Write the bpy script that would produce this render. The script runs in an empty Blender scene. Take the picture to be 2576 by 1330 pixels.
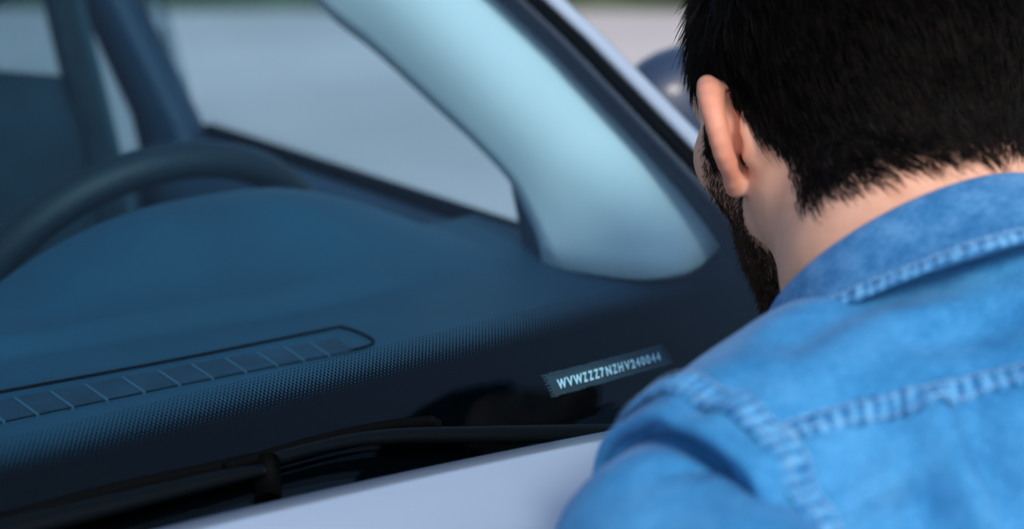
import bpy, bmesh, math, random
import numpy as np
from mathutils import Vector, Matrix
from mathutils.bvhtree import BVHTree

random.seed(7)
rng = np.random.default_rng(7)
sc = bpy.context.scene

# ---------------------------------------------------------------- camera, world, sun, exposure
YAW, PITCH = math.radians(38), math.radians(16)
CAM = np.array([-.12, 0.0, 1.45])
FPX = 60 / 36 * 2575.0
cd = bpy.data.cameras.new('camera')
cd.lens = 60
cd.sensor_width = 36
cd.clip_start = .02
cd.clip_end = 400
cd.dof.use_dof = True
cd.dof.focus_distance = 1.02
cd.dof.aperture_fstop = 3.8
cam = bpy.data.objects.new('camera', cd)
sc.collection.objects.link(cam)
cam.location = CAM
cam.rotation_euler = (math.pi / 2 - PITCH, 0, -YAW)
sc.camera = cam

SUN_EL, SUN_AZ = math.radians(42), math.radians(195)      # azimuth measured from +Y towards +X
world = bpy.data.worlds.new('World')
sc.world = world
world.use_nodes = True
wn = world.node_tree
sky = wn.nodes.new('ShaderNodeTexSky')
sky.sky_type = 'NISHITA'
sky.sun_disc = False
sky.sun_elevation = SUN_EL
sky.sun_rotation = SUN_AZ
sky.dust_density = 2.0
bg = wn.nodes['Background']
bg.inputs['Strength'].default_value = .15
wn.links.new(sky.outputs[0], bg.inputs['Color'])

sd = bpy.data.lights.new('sun', 'SUN')
sd.energy = 2.0
sd.angle = math.radians(16)
sd.color = (1.0, .93, .84)
sun = bpy.data.objects.new('sun', sd)
sc.collection.objects.link(sun)
sdir = Vector((math.sin(SUN_AZ) * math.cos(SUN_EL), math.cos(SUN_AZ) * math.cos(SUN_EL), math.sin(SUN_EL)))
sun.rotation_euler = sdir.to_track_quat('Z', 'Y').to_euler()

sc.view_settings.view_transform = 'Standard'
sc.view_settings.look = 'None'
sc.view_settings.exposure = 0.3
sc.view_settings.gamma = 1
sc.view_settings.use_curve_mapping = False
sc.render.engine = 'CYCLES'
sc.cycles.use_denoising = True
sc.cycles.max_bounces = 10
sc.cycles.transparent_max_bounces = 16

# ---------------------------------------------------------------- measuring helpers
AF = np.array([math.sin(YAW) * math.cos(PITCH), math.cos(YAW) * math.cos(PITCH), -math.sin(PITCH)])
AR = np.array([math.cos(YAW), -math.sin(YAW), 0.0])
AU = np.cross(AR, AF)


def ray(px, py):
    return AF + AR * (px - 1287.5) / FPX + AU * (665 - py) / FPX


def P(px, py, d):
    return CAM + ray(px, py) * d


def PX(px, py, x):
    r = ray(px, py)
    return CAM + r * ((x - CAM[0]) / r[0])


def PZ(px, py, z):
    r = ray(px, py)
    return CAM + r * ((z - CAM[2]) / r[2])


def PY(px, py, y):
    r = ray(px, py)
    return CAM + r * ((y - CAM[1]) / r[1])


def cw(r, u, d):
    return CAM + AR * r + AU * u + AF * d


def glass_z(x, y):
    t = y - .78 - .15 * (x * x - .3226)
    return 1.082 + .55 * t - 1.25 * np.maximum(0, .10 - t) ** 2


def PG(px, py, off=0.0):                     # meets the windscreen surface, raised by off
    r = ray(px, py)
    t0, t1 = .3, 3.0
    for _ in range(50):
        t = (t0 + t1) / 2
        p = CAM + r * t
        if p[2] > glass_z(p[0], p[1]) + off:
            t0 = t
        else:
            t1 = t
    return CAM + r * t0


# ---------------------------------------------------------------- object helpers
def link(o, parent=None):
    sc.collection.objects.link(o)
    if parent is not None:
        o.parent = parent
    return o


def empty(name, label, cat, group=None):
    o = bpy.data.objects.new(name, None)
    sc.collection.objects.link(o)
    o['label'] = label
    o['category'] = cat
    if group:
        o['group'] = group
    return o


def mesh_obj(name, verts, faces, mat, parent=None, smooth=True, label=None):
    me = bpy.data.meshes.new(name)
    verts = np.asarray(verts, dtype=float)
    me.from_pydata(verts.tolist() if len(verts) < 200000 else [tuple(v) for v in verts], [], [list(map(int, f)) for f in faces])
    me.validate()
    if smooth:
        me.shade_smooth()
    o = bpy.data.objects.new(name, me)
    if mat:
        me.materials.append(mat)
    if label:
        o['label'] = label
    return link(o, parent)


def quads_obj(name, verts, quads, mat, parent=None):      # fast path for big all-quad or all-tri arrays
    me = bpy.data.meshes.new(name)
    quads = np.asarray(quads)
    n, k = quads.shape
    me.vertices.add(len(verts))
    me.vertices.foreach_set('co', np.asarray(verts, dtype=np.float32).ravel())
    me.loops.add(n * k)
    me.loops.foreach_set('vertex_index', quads.astype(np.int32).ravel())
    me.polygons.add(n)
    me.polygons.foreach_set('loop_start', np.arange(0, n * k, k, dtype=np.int32))
    me.update(calc_edges=True)
    me.shade_smooth()
    o = bpy.data.objects.new(name, me)
    me.materials.append(mat)
    return link(o, parent)


def grid_faces(m, n, close_u=False, close_v=False):
    f = []
    for i in range(m if close_u else m - 1):
        for j in range(n if close_v else n - 1):
            a, b = i, (i + 1) % m
            c, d = j, (j + 1) % n
            f.append((a * n + c, b * n + c, b * n + d, a * n + d))
    return f


def grid_obj(name, pts, mat, parent=None, thick=0, close_u=False, close_v=False, smooth=True, label=None, offset=-1):
    pts = np.asarray(pts, dtype=float)
    m, n = pts.shape[:2]
    o = mesh_obj(name, pts.reshape(-1, 3), grid_faces(m, n, close_u, close_v), mat, parent, smooth, label)
    if thick:
        s = o.modifiers.new('thickness', 'SOLIDIFY')
        s.thickness = thick
        s.offset = offset
    return o


def spline(pts, n):                                       # Catmull-Rom through points
    p = np.asarray(pts, dtype=float)
    p = np.vstack([2 * p[0] - p[1], p, 2 * p[-1] - p[-2]])
    k = len(p) - 3
    t = np.linspace(0, k, n)
    i = np.minimum(t.astype(int), k - 1)
    u = (t - i)[:, None]
    a, b, c, d = p[i], p[i + 1], p[i + 2], p[i + 3]
    return .5 * (2 * b + (c - a) * u + (2 * a - 5 * b + 4 * c - d) * u ** 2 + (3 * b - a - 3 * c + d) * u ** 3)


def tube_pts(path, rad, k=12, squash=1.0, up=(0, 0, 1)):
    path = np.asarray(path, dtype=float)
    n = len(path)
    rad = np.broadcast_to(np.asarray(rad, dtype=float), (n,))
    t = np.gradient(path, axis=0)
    t /= np.linalg.norm(t, axis=1)[:, None] + 1e-9
    upv = np.asarray(up, dtype=float)
    a = np.cross(t, upv)
    a /= np.linalg.norm(a, axis=1)[:, None] + 1e-9
    b = np.cross(a, t)
    th = np.linspace(0, 2 * np.pi, k, endpoint=False)
    return path[:, None] + rad[:, None, None] * (np.cos(th)[None, :, None] * a[:, None] + squash * np.sin(th)[None, :, None] * b[:, None])


def tube_obj(name, path, rad, mat, parent=None, k=12, squash=1.0, up=(0, 0, 1), label=None):
    g = tube_pts(path, rad, k, squash, up)
    m = len(g)
    v = g.reshape(-1, 3)
    f = grid_faces(m, k, False, True)
    f.append(tuple(range(k))[::-1])
    f.append(tuple(range((m - 1) * k, m * k)))
    return mesh_obj(name, v, f, mat, parent, True, label)


def box_obj(name, lo, hi, mat, parent=None, bevel=0.004, label=None, rot=None, seg=3):
    bm = bmesh.new()
    bmesh.ops.create_cube(bm, size=1)
    lo, hi = np.array(lo, float), np.array(hi, float)
    for v in bm.verts:
        v.co = Vector((np.array(v.co) + .5) * (hi - lo) + lo)
    if bevel:
        bmesh.ops.bevel(bm, geom=bm.edges[:], offset=bevel, segments=seg, affect='EDGES', profile=.5)
    me = bpy.data.meshes.new(name)
    bm.to_mesh(me)
    bm.free()
    me.shade_smooth()
    me.materials.append(mat)
    o = bpy.data.objects.new(name, me)
    if label:
        o['label'] = label
    link(o, parent)
    return o


# ---------------------------------------------------------------- materials
def new_mat(name):
    m = bpy.data.materials.new(name)
    m.use_nodes = True
    nt = m.node_tree
    b = nt.nodes['Principled BSDF']
    return m, nt, b


def mat(name, col, rough=.5, spec=.5, metal=0, coat=0, noise=None, bump=None, coords='Object'):
    """noise=(scale, amount) varies the colour; bump=(scale, strength, distance) gives fine relief"""
    m, nt, b = new_mat(name)
    b.inputs['Base Color'].default_value = (*col, 1)
    b.inputs['Roughness'].default_value = rough
    b.inputs['Specular IOR Level'].default_value = spec
    b.inputs['Metallic'].default_value = metal
    b.inputs['Coat Weight'].default_value = coat
    b.inputs['Coat Roughness'].default_value = .05
    tc = nt.nodes.new('ShaderNodeTexCoord')
    if noise:
        n = nt.nodes.new('ShaderNodeTexNoise')
        n.inputs['Scale'].default_value = noise[0]
        n.inputs['Detail'].default_value = 5
        nt.links.new(tc.outputs[coords], n.inputs['Vector'])
        r = nt.nodes.new('ShaderNodeValToRGB')
        a = noise[1]
        r.color_ramp.elements[0].position = .3
        r.color_ramp.elements[1].position = .7
        r.color_ramp.elements[0].color = (*[c * (1 - a) for c in col], 1)
        r.color_ramp.elements[1].color = (*[min(1, c * (1 + a)) for c in col], 1)
        nt.links.new(n.outputs['Fac'], r.inputs['Fac'])
        nt.links.new(r.outputs['Color'], b.inputs['Base Color'])
    if bump:
        n = nt.nodes.new('ShaderNodeTexNoise')
        n.inputs['Scale'].default_value = bump[0]
        n.inputs['Detail'].default_value = 3
        nt.links.new(tc.outputs[coords], n.inputs['Vector'])
        bp = nt.nodes.new('ShaderNodeBump')
        bp.inputs['Strength'].default_value = bump[1]
        bp.inputs['Distance'].default_value = bump[2]
        nt.links.new(n.outputs['Fac'], bp.inputs['Height'])
        nt.links.new(bp.outputs['Normal'], b.inputs['Normal'])
    return m


def glass_mat(name, tint, refl=1.0, ior=1.45):
    """thin pane: tinted see-through plus a mirror part by angle"""
    m, nt, b = new_mat(name)
    nt.nodes.remove(b)
    out = nt.nodes['Material Output']
    tr = nt.nodes.new('ShaderNodeBsdfTransparent')
    tr.inputs['Color'].default_value = (*tint, 1)
    gl = nt.nodes.new('ShaderNodeBsdfGlossy')
    gl.inputs['Roughness'].default_value = 0.0
    gl.inputs['Color'].default_value = (refl, refl, refl, 1)
    fr = nt.nodes.new('ShaderNodeFresnel')
    ge = nt.nodes.new('ShaderNodeNewGeometry')          # both faces of the pane mirror alike
    ri = nt.nodes.new('ShaderNodeMix')
    ri.inputs['A'].default_value = ior
    ri.inputs['B'].default_value = 1 / ior
    nt.links.new(ge.outputs['Backfacing'], ri.inputs['Factor'])
    nt.links.new(ri.outputs['Result'], fr.inputs['IOR'])
    mx = nt.nodes.new('ShaderNodeMixShader')
    nt.links.new(fr.outputs[0], mx.inputs[0])
    nt.links.new(tr.outputs[0], mx.inputs[1])
    nt.links.new(gl.outputs[0], mx.inputs[2])
    nt.links.new(mx.outputs[0], out.inputs['Surface'])
    return m


PAINT = mat('silver_white_paint', (.33, .42, .54), .3, .5, 0, 1.0, noise=(6, .03))
BLACK_PLASTIC = mat('black_plastic', (.006, .007, .008), .6, .25, bump=(900, .25, .0006))
RUBBER = mat('black_rubber', (.0015, .002, .0025), .65, .03)
GLOSS_BLACK = mat('gloss_black', (.008, .009, .011), .25, .5)
DASH = mat('dash_plastic', (.012, .053, .088), .62, .35, noise=(7, .18), bump=(1400, .5, .0005))
DASH_DARK = mat('dark_dash_plastic', (.020, .050, .085), .6, .35, noise=(9, .2), bump=(1400, .4, .0005))
TRIM_PALE = mat('pale_pillar_fabric', (.86, .74, .69), .85, .15, noise=(5, .03), bump=(1500, .25, .0004))
TRIM_DARK = mat('dark_door_trim', (.018, .040, .070), .6, .35, noise=(8, .2))
LEATHER = mat('dark_leather', (.007, .014, .020), .55, .3, bump=(700, .3, .0006))
SEAT_FABRIC = mat('dark_seat_fabric', (.010, .022, .032), .9, .1, noise=(20, .2))
BELT = mat('seat_belt_webbing', (.022, .045, .060), .8, .2, noise=(40, .2))
HEADLINER = mat('headliner', (.30, .33, .36), .95, .05)
CARPET = mat('carpet', (.02, .022, .025), .95, .05, noise=(60, .3))
WINDSCREEN = glass_mat('windscreen_glass', (.775, .93, .985), 1.0, 1.25)
SIDE_GLASS = glass_mat('side_glass', (.95, .98, .995), 1.0, 1.12)
PRIVACY = glass_mat('dark_rear_glass', (.66, .74, .77), 1.0, 1.12)
METAL = mat('grey_metal', (.45, .46, .48), .3, .5, 1.0)
TYRE = mat('tyre_rubber', (.015, .015, .016), .85, .2, bump=(200, .4, .002))
LAMP_GLASS = mat('lamp_lens', (.75, .78, .8), .1, .5, 0, 1.0)

# ---------------------------------------------------------------- ground, verge, hedge
def pavement_mat():
    m, nt, b = new_mat('grey_pavement')
    tc = nt.nodes.new('ShaderNodeTexCoord')
    n1 = nt.nodes.new('ShaderNodeTexNoise'); n1.inputs['Scale'].default_value = .6; n1.inputs['Detail'].default_value = 6
    n2 = nt.nodes.new('ShaderNodeTexNoise'); n2.inputs['Scale'].default_value = 120; n2.inputs['Detail'].default_value = 2
    for n in (n1, n2):
        nt.links.new(tc.outputs['Object'], n.inputs['Vector'])
    r = nt.nodes.new('ShaderNodeValToRGB')
    r.color_ramp.elements[0].color = (.40, .37, .37, 1); r.color_ramp.elements[0].position = .3
    r.color_ramp.elements[1].color = (.54, .495, .495, 1); r.color_ramp.elements[1].position = .7
    nt.links.new(n1.outputs['Fac'], r.inputs['Fac'])
    nt.links.new(r.outputs['Color'], b.inputs['Base Color'])
    b.inputs['Roughness'].default_value = .9
    bp = nt.nodes.new('ShaderNodeBump'); bp.inputs['Strength'].default_value = .3; bp.inputs['Distance'].default_value = .004
    nt.links.new(n2.outputs['Fac'], bp.inputs['Height']); nt.links.new(bp.outputs['Normal'], b.inputs['Normal'])
    return m


g = mesh_obj('pavement', [(-150, -150, 0), (150, -150, 0), (150, 150, 0), (-150, 150, 0)], [(0, 1, 2, 3)], pavement_mat(), smooth=False)
g['kind'] = 'structure'
GRASS = mat('verge_grass', (.065, .085, .048), .9, .1, noise=(3, .5), bump=(30, .8, .03))
DV = np.array([math.sin(YAW), math.cos(YAW)])            # straight away from the camera, on the ground
RV = np.array([math.cos(YAW), -math.sin(YAW)])


def gp(dist, side, z=0.0):
    q = CAM[:2] + DV * dist + RV * side
    return (q[0], q[1], z)


vv, vf = [], []
d0 = 10.9
NV = 60
for i in range(NV + 1):
    s = -14 + 28 * i / NV
    w = .06 * math.sin(i * 1.7) + .05 * math.sin(i * .6)
    vv += [gp(d0 + w, s, .0), gp(d0 + .25 + w, s, .09), gp(d0 + 4, s, .16), gp(d0 + 60, s * 4, .2)]
for i in range(NV):
    for j in range(3):
        a = i * 4 + j
        vf.append((a, a + 4, a + 5, a + 1))
g = mesh_obj('grass_verge', vv, vf, GRASS)
g['kind'] = 'structure'
LEAF = mat('hedge_leaf', (.045, .085, .045), .7, .3, noise=(2, .5))
BARK = mat('bark', (.09, .07, .05), .9, .1)


def bush(name, dist, side, h, w, label):
    e = empty(name, label, 'bush', 'bushes on the verge beyond the pavement')
    c = np.array(gp(dist, side, .12))
    e.location = c
    n = 2600
    d = rng.normal(size=(n, 3)); d /= np.linalg.norm(d, axis=1)[:, None]
    lump = 1 + .18 * np.sin(d[:, 0] * 5 + side) * np.cos(d[:, 1] * 6) + .12 * np.sin(d[:, 2] * 9 + side)
    rr = rng.uniform(.55, 1, n) ** .6 * lump
    p = d * rr[:, None] * np.array([w / 2, w / 2, h / 2]) + np.array([0, 0, h * .52])
    p = p[p[:, 2] > 0.02]
    n = len(p)
    a = rng.normal(size=(n, 3)); a /= np.linalg.norm(a, axis=1)[:, None]
    b = np.cross(a, rng.normal(size=(n, 3))); b /= np.linalg.norm(b, axis=1)[:, None]
    s = rng.uniform(.04, .075, n)[:, None]
    v = np.stack([p - a * s, p + b * s * .5, p + a * s, p - b * s * .5], 1).reshape(-1, 3)
    quads_obj('foliage', v, np.arange(4 * n).reshape(n, 4), LEAF, e)
    for k in range(5):
        an = k * 1.26 + side
        tube_obj('stem', spline([(0.05 * math.cos(an), .05 * math.sin(an), -.05), (.12 * math.cos(an) * w, .12 * math.sin(an) * w, h * .35),
                                 (.25 * math.cos(an) * w, .25 * math.sin(an) * w, h * .75)], 6), np.linspace(.03, .008, 6), BARK, e, 6)


bush('bush', 13.4, -4.6, 1.5, 2.0, 'round dark bush at the far left, seen past the driver seat')
bush('bush', 13.0, -2.4, 1.3, 2.2, 'low wide bush beyond the side window, next to the B pillar')
bush('bush', 13.6, -.3, 1.7, 2.1, 'tall bush above the middle of the pale window pillar')
bush('bush', 13.1, 2.0, 1.4, 2.0, 'bush beyond the silver pillar edge, beside the head of the man')
bush('bush', 13.5, 4.3, 1.5, 2.2, 'bush behind the dark hair at the far right')

# ---------------------------------------------------------------- car
car = empty('car', 'silver white car seen through its windscreen, wipers at rest below the glass', 'car')


def x_edge(y):                      # half width of the windscreen at y
    y = np.asarray(y, float)
    return .822 - .10 * np.clip(y - 1.10, 0, 9) - 1.6 * np.clip(.93 - y, 0, 9) ** 2


def y_bot(x):
    return .741 + .15 * (np.asarray(x) ** 2 - .279)


Y_TOP = 1.78
# windscreen: rows follow the bottom curve up to the roof edge
NU, NR = 41, 40
gl = np.zeros((NR, NU, 3))
for i in range(NR):
    s = i / (NR - 1)
    for j in range(NU):
        k = -1 + 2 * j / (NU - 1)
        y = .78
        x = k * .8
        for _ in range(4):
            yb = y_bot(x)
            yt = Y_TOP - .10 * (1 - k * k) * 0 - .12 * (x * x)
            y = yb + (yt - yb) * s
            x = k * float(x_edge(y))
        gl[i, j] = (x, y, glass_z(x, y))
windscreen = grid_obj('windscreen', gl, WINDSCREEN, car, thick=.004)

# black ceramic band printed round the inside of the glass, fading out in dots
FIT_PX = [(100, 1142), (400, 1087), (640, 1030), (1000, 935), (1250, 868), (1500, 800), (1700, 742)]
fp = np.array([PG(x, y) for x, y in FIT_PX])
cf = np.polyfit(fp[:, 0] ** 2, fp[:, 1], 1)
def y_frit(x):
    return cf[1] + cf[0] * np.asarray(x) ** 2


def frit_mat():
    m, nt, b = new_mat('black_ceramic_print')
    b.inputs['Base Color'].default_value = (.0008, .0014, .002, 1)
    b.inputs['Roughness'].default_value = .6
    b.inputs['Specular IOR Level'].default_value = .0
    out = nt.nodes['Material Output']
    uv = nt.nodes.new('ShaderNodeUVMap')
    sep = nt.nodes.new('ShaderNodeSeparateXYZ')
    nt.links.new(uv.outputs[0], sep.inputs[0])

    def M(op, a, b2=None, c=None):
        n = nt.nodes.new('ShaderNodeMath'); n.operation = op
        for i, v in enumerate((a, b2, c)):
            if v is None:
                continue
            if isinstance(v, (int, float)):
                n.inputs[i].default_value = v
            else:
                nt.links.new(v, n.inputs[i])
        return n.outputs[0]
    PITCH_U, PITCH_V = .0028, .0039
    u = M('DIVIDE', sep.outputs[0], PITCH_U)
    v = M('DIVIDE', sep.outputs[1], PITCH_V)
    def cell(du, dv):
        fu = M('SUBTRACT', M('FRACT', M('ADD', u, du)), .5)
        fv = M('SUBTRACT', M('FRACT', M('ADD', v, dv)), .5)
        return M('SQRT', M('ADD', M('MULTIPLY', fu, fu), M('MULTIPLY', fv, fv)))
    d = M('MINIMUM', cell(0, 0), cell(.5, .5))
    # dot radius shrinks from the solid edge outwards
    t = M('DIVIDE', sep.outputs[1], .0235)
    rad = M('MULTIPLY_ADD', t, -.34, .50)
    dot = M('LESS_THAN', d, rad)
    solid = M('LESS_THAN', sep.outputs[1], 0.0)
    fac = M('MAXIMUM', dot, solid)
    inside = M('LESS_THAN', t, 1.12)
    fac = M('MULTIPLY', fac, inside)
    tr = nt.nodes.new('ShaderNodeBsdfTransparent')
    mx = nt.nodes.new('ShaderNodeMixShader')
    nt.links.new(fac, mx.inputs[0]); nt.links.new(tr.outputs[0], mx.inputs[1]); nt.links.new(b.outputs[0], mx.inputs[2])
    nt.links.new(mx.outputs[0], out.inputs['Surface'])
    return m


FRIT = frit_mat()


def strip_uv(name, rows, vvals, uvals, parent, m):
    o = grid_obj(name, rows, m, parent)
    n = np.asarray(rows).shape[1]
    lay = o.data.uv_layers.new(name='UVMap')
    for lp in o.data.loops:
        i, j = divmod(lp.vertex_index, n)
        lay.data[lp.index].uv = (uvals[j], vvals[i])
    return o


FRIT_SIDE = mat('black_ceramic_edge', (.0008, .0012, .0016), .8, 0.0)
xs = np.linspace(-.775, .775, 90)
arc = np.concatenate([[0], np.cumsum(np.hypot(np.diff(xs), np.diff(y_frit(xs))))])
SL = math.sqrt(1 + .55 ** 2)
rows, vv_ = [], []
for dv in list(np.linspace(-1, -.1, 6)) + list(np.linspace(0, .03, 6)):
    if dv < 0:
        y = y_frit(xs) + (y_bot(xs) + .004 - y_frit(xs)) * (-dv)
        vv_.append(-.001 + .08 * dv)
    else:
        y = y_frit(xs) + dv / SL
        vv_.append(dv)
    rows.append(np.stack([xs, y, glass_z(xs, y) - .0065], 1))
strip_uv('frit_band', rows, vv_, arc, windscreen, FRIT)
for sgn in (1, -1):                                         # side bands
    ys = np.linspace(.80, 1.70, 46)
    rows = []
    for wv in (.034, .026, .018, .01, .002):
        x = sgn * (x_edge(ys) - wv * (1.25 + .3 * np.clip((.97 - ys) / .12, 0, 1)))
        rows.append(np.stack([x, ys, glass_z(x, ys) - .0065], 1))
    grid_obj('frit_band', rows[::-int(sgn)] if sgn < 0 else rows, FRIT_SIDE, windscreen)

# dashboard
def vent_lift(x):
    return .05 * np.clip(.48 - np.abs(x), 0, .35)


def dash_z(x, y):
    x, y = np.asarray(x, float), np.asarray(y, float)
    z = 1.072 + vent_lift(x)
    t = np.clip((y - 1.035) / .13, 0, 1)
    s = t * t * (3 - 2 * t)
    z = z + .010 * np.clip((y - 1.035) / .02, 0, 1) * np.exp(-np.clip(y - 1.055, 0, 9) / .3) * np.clip((.66 - x) / .1, 0, 1)
    u = np.clip(np.abs(x - .505) / np.where(x < .505, .185, .20), 0, 1)
    bump = (1 - u ** 2.2) ** 1.0
    z = z + .052 * s * bump
    # behind the crown the cowl over the dials falls away
    drop = np.clip((y - 1.185) / .05, 0, 1)
    z = z - .10 * drop * drop * (3 - 2 * drop)
    # front edge tucks down below the band on the glass
    z = np.minimum(z, glass_z(x, y) - .012)
    return z


xs = np.linspace(-.765, .765, 150)
ys = np.concatenate([np.linspace(.80, 1.02, 24), np.linspace(1.028, 1.07, 10), np.linspace(1.08, 1.30, 34)])
X, Y = np.meshgrid(xs, ys)
pts = np.stack([X, Y, dash_z(X, Y)], -1)
last = pts[-1:].copy(); last[..., 2] -= .35
first = pts[:1].copy(); first[..., 2] -= .3
grid_obj('dashboard', np.concatenate([first, pts, last]), DASH, car)

# defroster vent: seam line, fins, flat tray with the slot shade put into its colour
vent = bpy.data.objects.new('defroster_vent', None)
link(vent, car)


def on_dash(px, py, off=0.0):
    r = ray(px, py)
    t0, t1 = .6, 2.2
    for _ in range(50):
        t = (t0 + t1) / 2
        p = CAM + r * t
        if p[2] > dash_z(p[0], p[1]) + off:
            t0 = t
        else:
            t1 = t
    return CAM + r * t0


slot_top = [(-150, 1035), (0, 1005), (420, 926), (845, 848)]
slot_bot = [(-150, 1094), (0, 1060), (450, 966), (890, 880)]
A = spline([on_dash(*p, .0015) for p in slot_top], 30)
B = spline([on_dash(*p, .0015) for p in slot_bot], 30)
VENT_DARK = mat('vent_tray', (.016, .040, .066), .7, .3, noise=(30, .3))
VENT_LIP = mat('vent_plastic', (.038, .088, .13), .55, .4)
tray = grid_obj('tray', [A, B], VENT_DARK, vent)
seam = spline([on_dash(*p, .001) for p in [(-150, 1013), (0, 985), (450, 902), (820, 828), (862, 823), (905, 836), (935, 852), (938, 862), (920, 871), (880, 881)]], 70)
tube_obj('seam', seam, .0011, RUBBER, vent, 6)
cuts_b = [10, 95, 183, 270, 363, 452, 535, 618, 697, 765, 828]
for k, xb in enumerate(cuts_b):
    f = (xb + 150) / (890 + 150)
    xt = xb - 62 + 14 * f
    yb = np.interp(xb, [p[0] for p in slot_bot], [p[1] for p in slot_bot])
    yt = np.interp(xt, [p[0] for p in slot_top], [p[1] for p in slot_top])
    a, b = on_dash(xt, yt, .002), on_dash(xb, yb, .002)
    e = np.array([.0010, 0.0003, 0])
    v = [a - e, a + e, b + e, b - e]
    v += [p - np.array([0, 0, .004]) for p in v]
    mesh_obj('fin', v, [(0, 1, 2, 3), (4, 7, 6, 5), (0, 4, 5, 1), (1, 5, 6, 2), (2, 6, 7, 3), (3, 7, 4, 0)], VENT_LIP, vent, False)

# steering wheel
wheel = bpy.data.objects.new('steering_wheel', None)
link(wheel, car)
WC = np.array([.54, 1.40, .96])
T = np.array([0, -math.sin(math.radians(25)), math.cos(math.radians(25))])
NW = np.cross(np.array([1.0, 0, 0]), T)
th = np.linspace(0, 2 * np.pi, 72, endpoint=False)
rim = []
for a in th:
    rad = math.cos(a) * np.array([1.0, 0, 0]) + math.sin(a) * T
    c = WC + .185 * rad
    rim.append([c + .0160 * (math.cos(b) * rad + 1.15 * math.sin(b) * NW) for b in np.linspace(0, 2 * np.pi, 14, endpoint=False)])
grid_obj('rim', rim, LEATHER, wheel, close_u=True, close_v=True)
for a in (0.05, math.pi - .05, -math.pi / 2):
    rad = math.cos(a) * np.array([1.0, 0, 0]) + math.sin(a) * T
    tube_obj('spoke', [WC + rad * .04 + NW * .015, WC + rad * .11 + NW * .012, WC + rad * .175], [.03, .022, .024], METAL if a != -math.pi / 2 else LEATHER, wheel, 10, .45, NW)
hub = [[WC + NW * h + r * (math.cos(b) * np.array([1.0, 0, 0]) + math.sin(b) * T) for b in np.linspace(0, 2 * np.pi, 28, endpoint=False)]
       for r, h in ((.001, -.04), (.04, -.035), (.065, -.02), (.072, .0), (.06, .02), (.001, .022))]
grid_obj('hub', hub, LEATHER, wheel, close_v=True)
tube_obj('steering_column', [WC - NW * .0 + np.array([0, -.02, -.02]), WC + np.array([0, -.18, -.09])], [.045, .05], BLACK_PLASTIC, car)

# A pillars: pale inner trim, glass edge seal, painted outer strip
def pillar(sgn):
    ya = np.concatenate([np.linspace(.905, 1.0, 8)[:-1], np.linspace(1.0, 1.74, 22)])
    Acurve = []
    for y in ya:
        x = float(x_edge(y)) - .012
        Acurve.append((x, y, float(glass_z(x, y)) - .016))
    Acurve = np.array(Acurve)
    Bp = [PX(1382, 640, .722), PX(1345, 545, .735), PX(1300, 455, .742), PX(1215, 362, .742), PX(1100, 255, .74), PX(960, 128, .735), PX(805, 0, .725),
          np.array([.70, 1.60, 1.385]), np.array([.66, 1.90, 1.50])]
    Bcurve = spline(Bp, len(ya))
    Bcurve[0, 2] = 1.068
    # bottom edge rides on the dashboard corner
    low = spline([Acurve[0], PX(1752, 684, .765), PX(1670, 705, .745), PX(1590, 704, .736), PX(1490, 690, .726), Bcurve[0]], 13)
    rows = []
    for k in range(13):
        f = k / 12
        bulge = math.sin(math.pi * f)
        row = Acurve * (1 - f) + Bcurve * f
        row = row + np.array([-.022, -.004, .014]) * bulge
        w = np.clip(1 - np.arange(len(ya)) / 9.0, 0, 1)[:, None] ** 1.4
        row = row + (low[k] - row[0]) * w
        rows.append(row)
    rows = np.array(rows)
    rows[..., 0] *= sgn
    if sgn < 0:
        rows = rows[::-1]
    grid_obj('pillar_trim', rows, TRIM_PALE, car, thick=.008)
    yc = np.linspace(.80, 1.06, 12)
    zt = np.minimum(glass_z(.815, yc) - .014, 1.16)
    rows = [np.stack([np.full(12, sgn * a_), yc, z_], 1) for a_, z_ in ((.70, np.minimum(zt, 1.064) - .2), (.70, np.minimum(zt, 1.064)), (.800, np.minimum(zt, 1.066)), (.806, zt), (.835, zt + .002), (.84, zt - .3))]
    grid_obj('dash_corner', rows if sgn > 0 else rows[::-1], DASH_DARK, car, close_u=True)
    # outer painted strip beside the glass
    yo = np.linspace(.80, 1.76, 36)
    xe = x_edge(np.maximum(yo, .9))
    zc_ = glass_z(xe, yo)
    prof = [(.001, -.004), (.004, .006), (.010, .010), (.018, .006), (.0225, -.006), (.026, -.05), (.022, -.07), (.006, -.03)]
    rows = [np.stack([sgn * (xe + a), yo, zc_ + b], 1) for a, b in prof]
    grid_obj('pillar_shell', rows if sgn < 0 else rows[::-1], PAINT, car, close_u=True)
    rows = [np.stack([sgn * (xe + a), yo, zc_ + b], 1) for a, b in ((-.012, .0035), (-.004, .0055), (.003, .003), (.003, -.012), (-.01, -.012))]
    grid_obj('glass_seal', rows if sgn < 0 else rows[::-1], RUBBER, car, close_u=True)


pillar(1)
pillar(-1)

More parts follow.
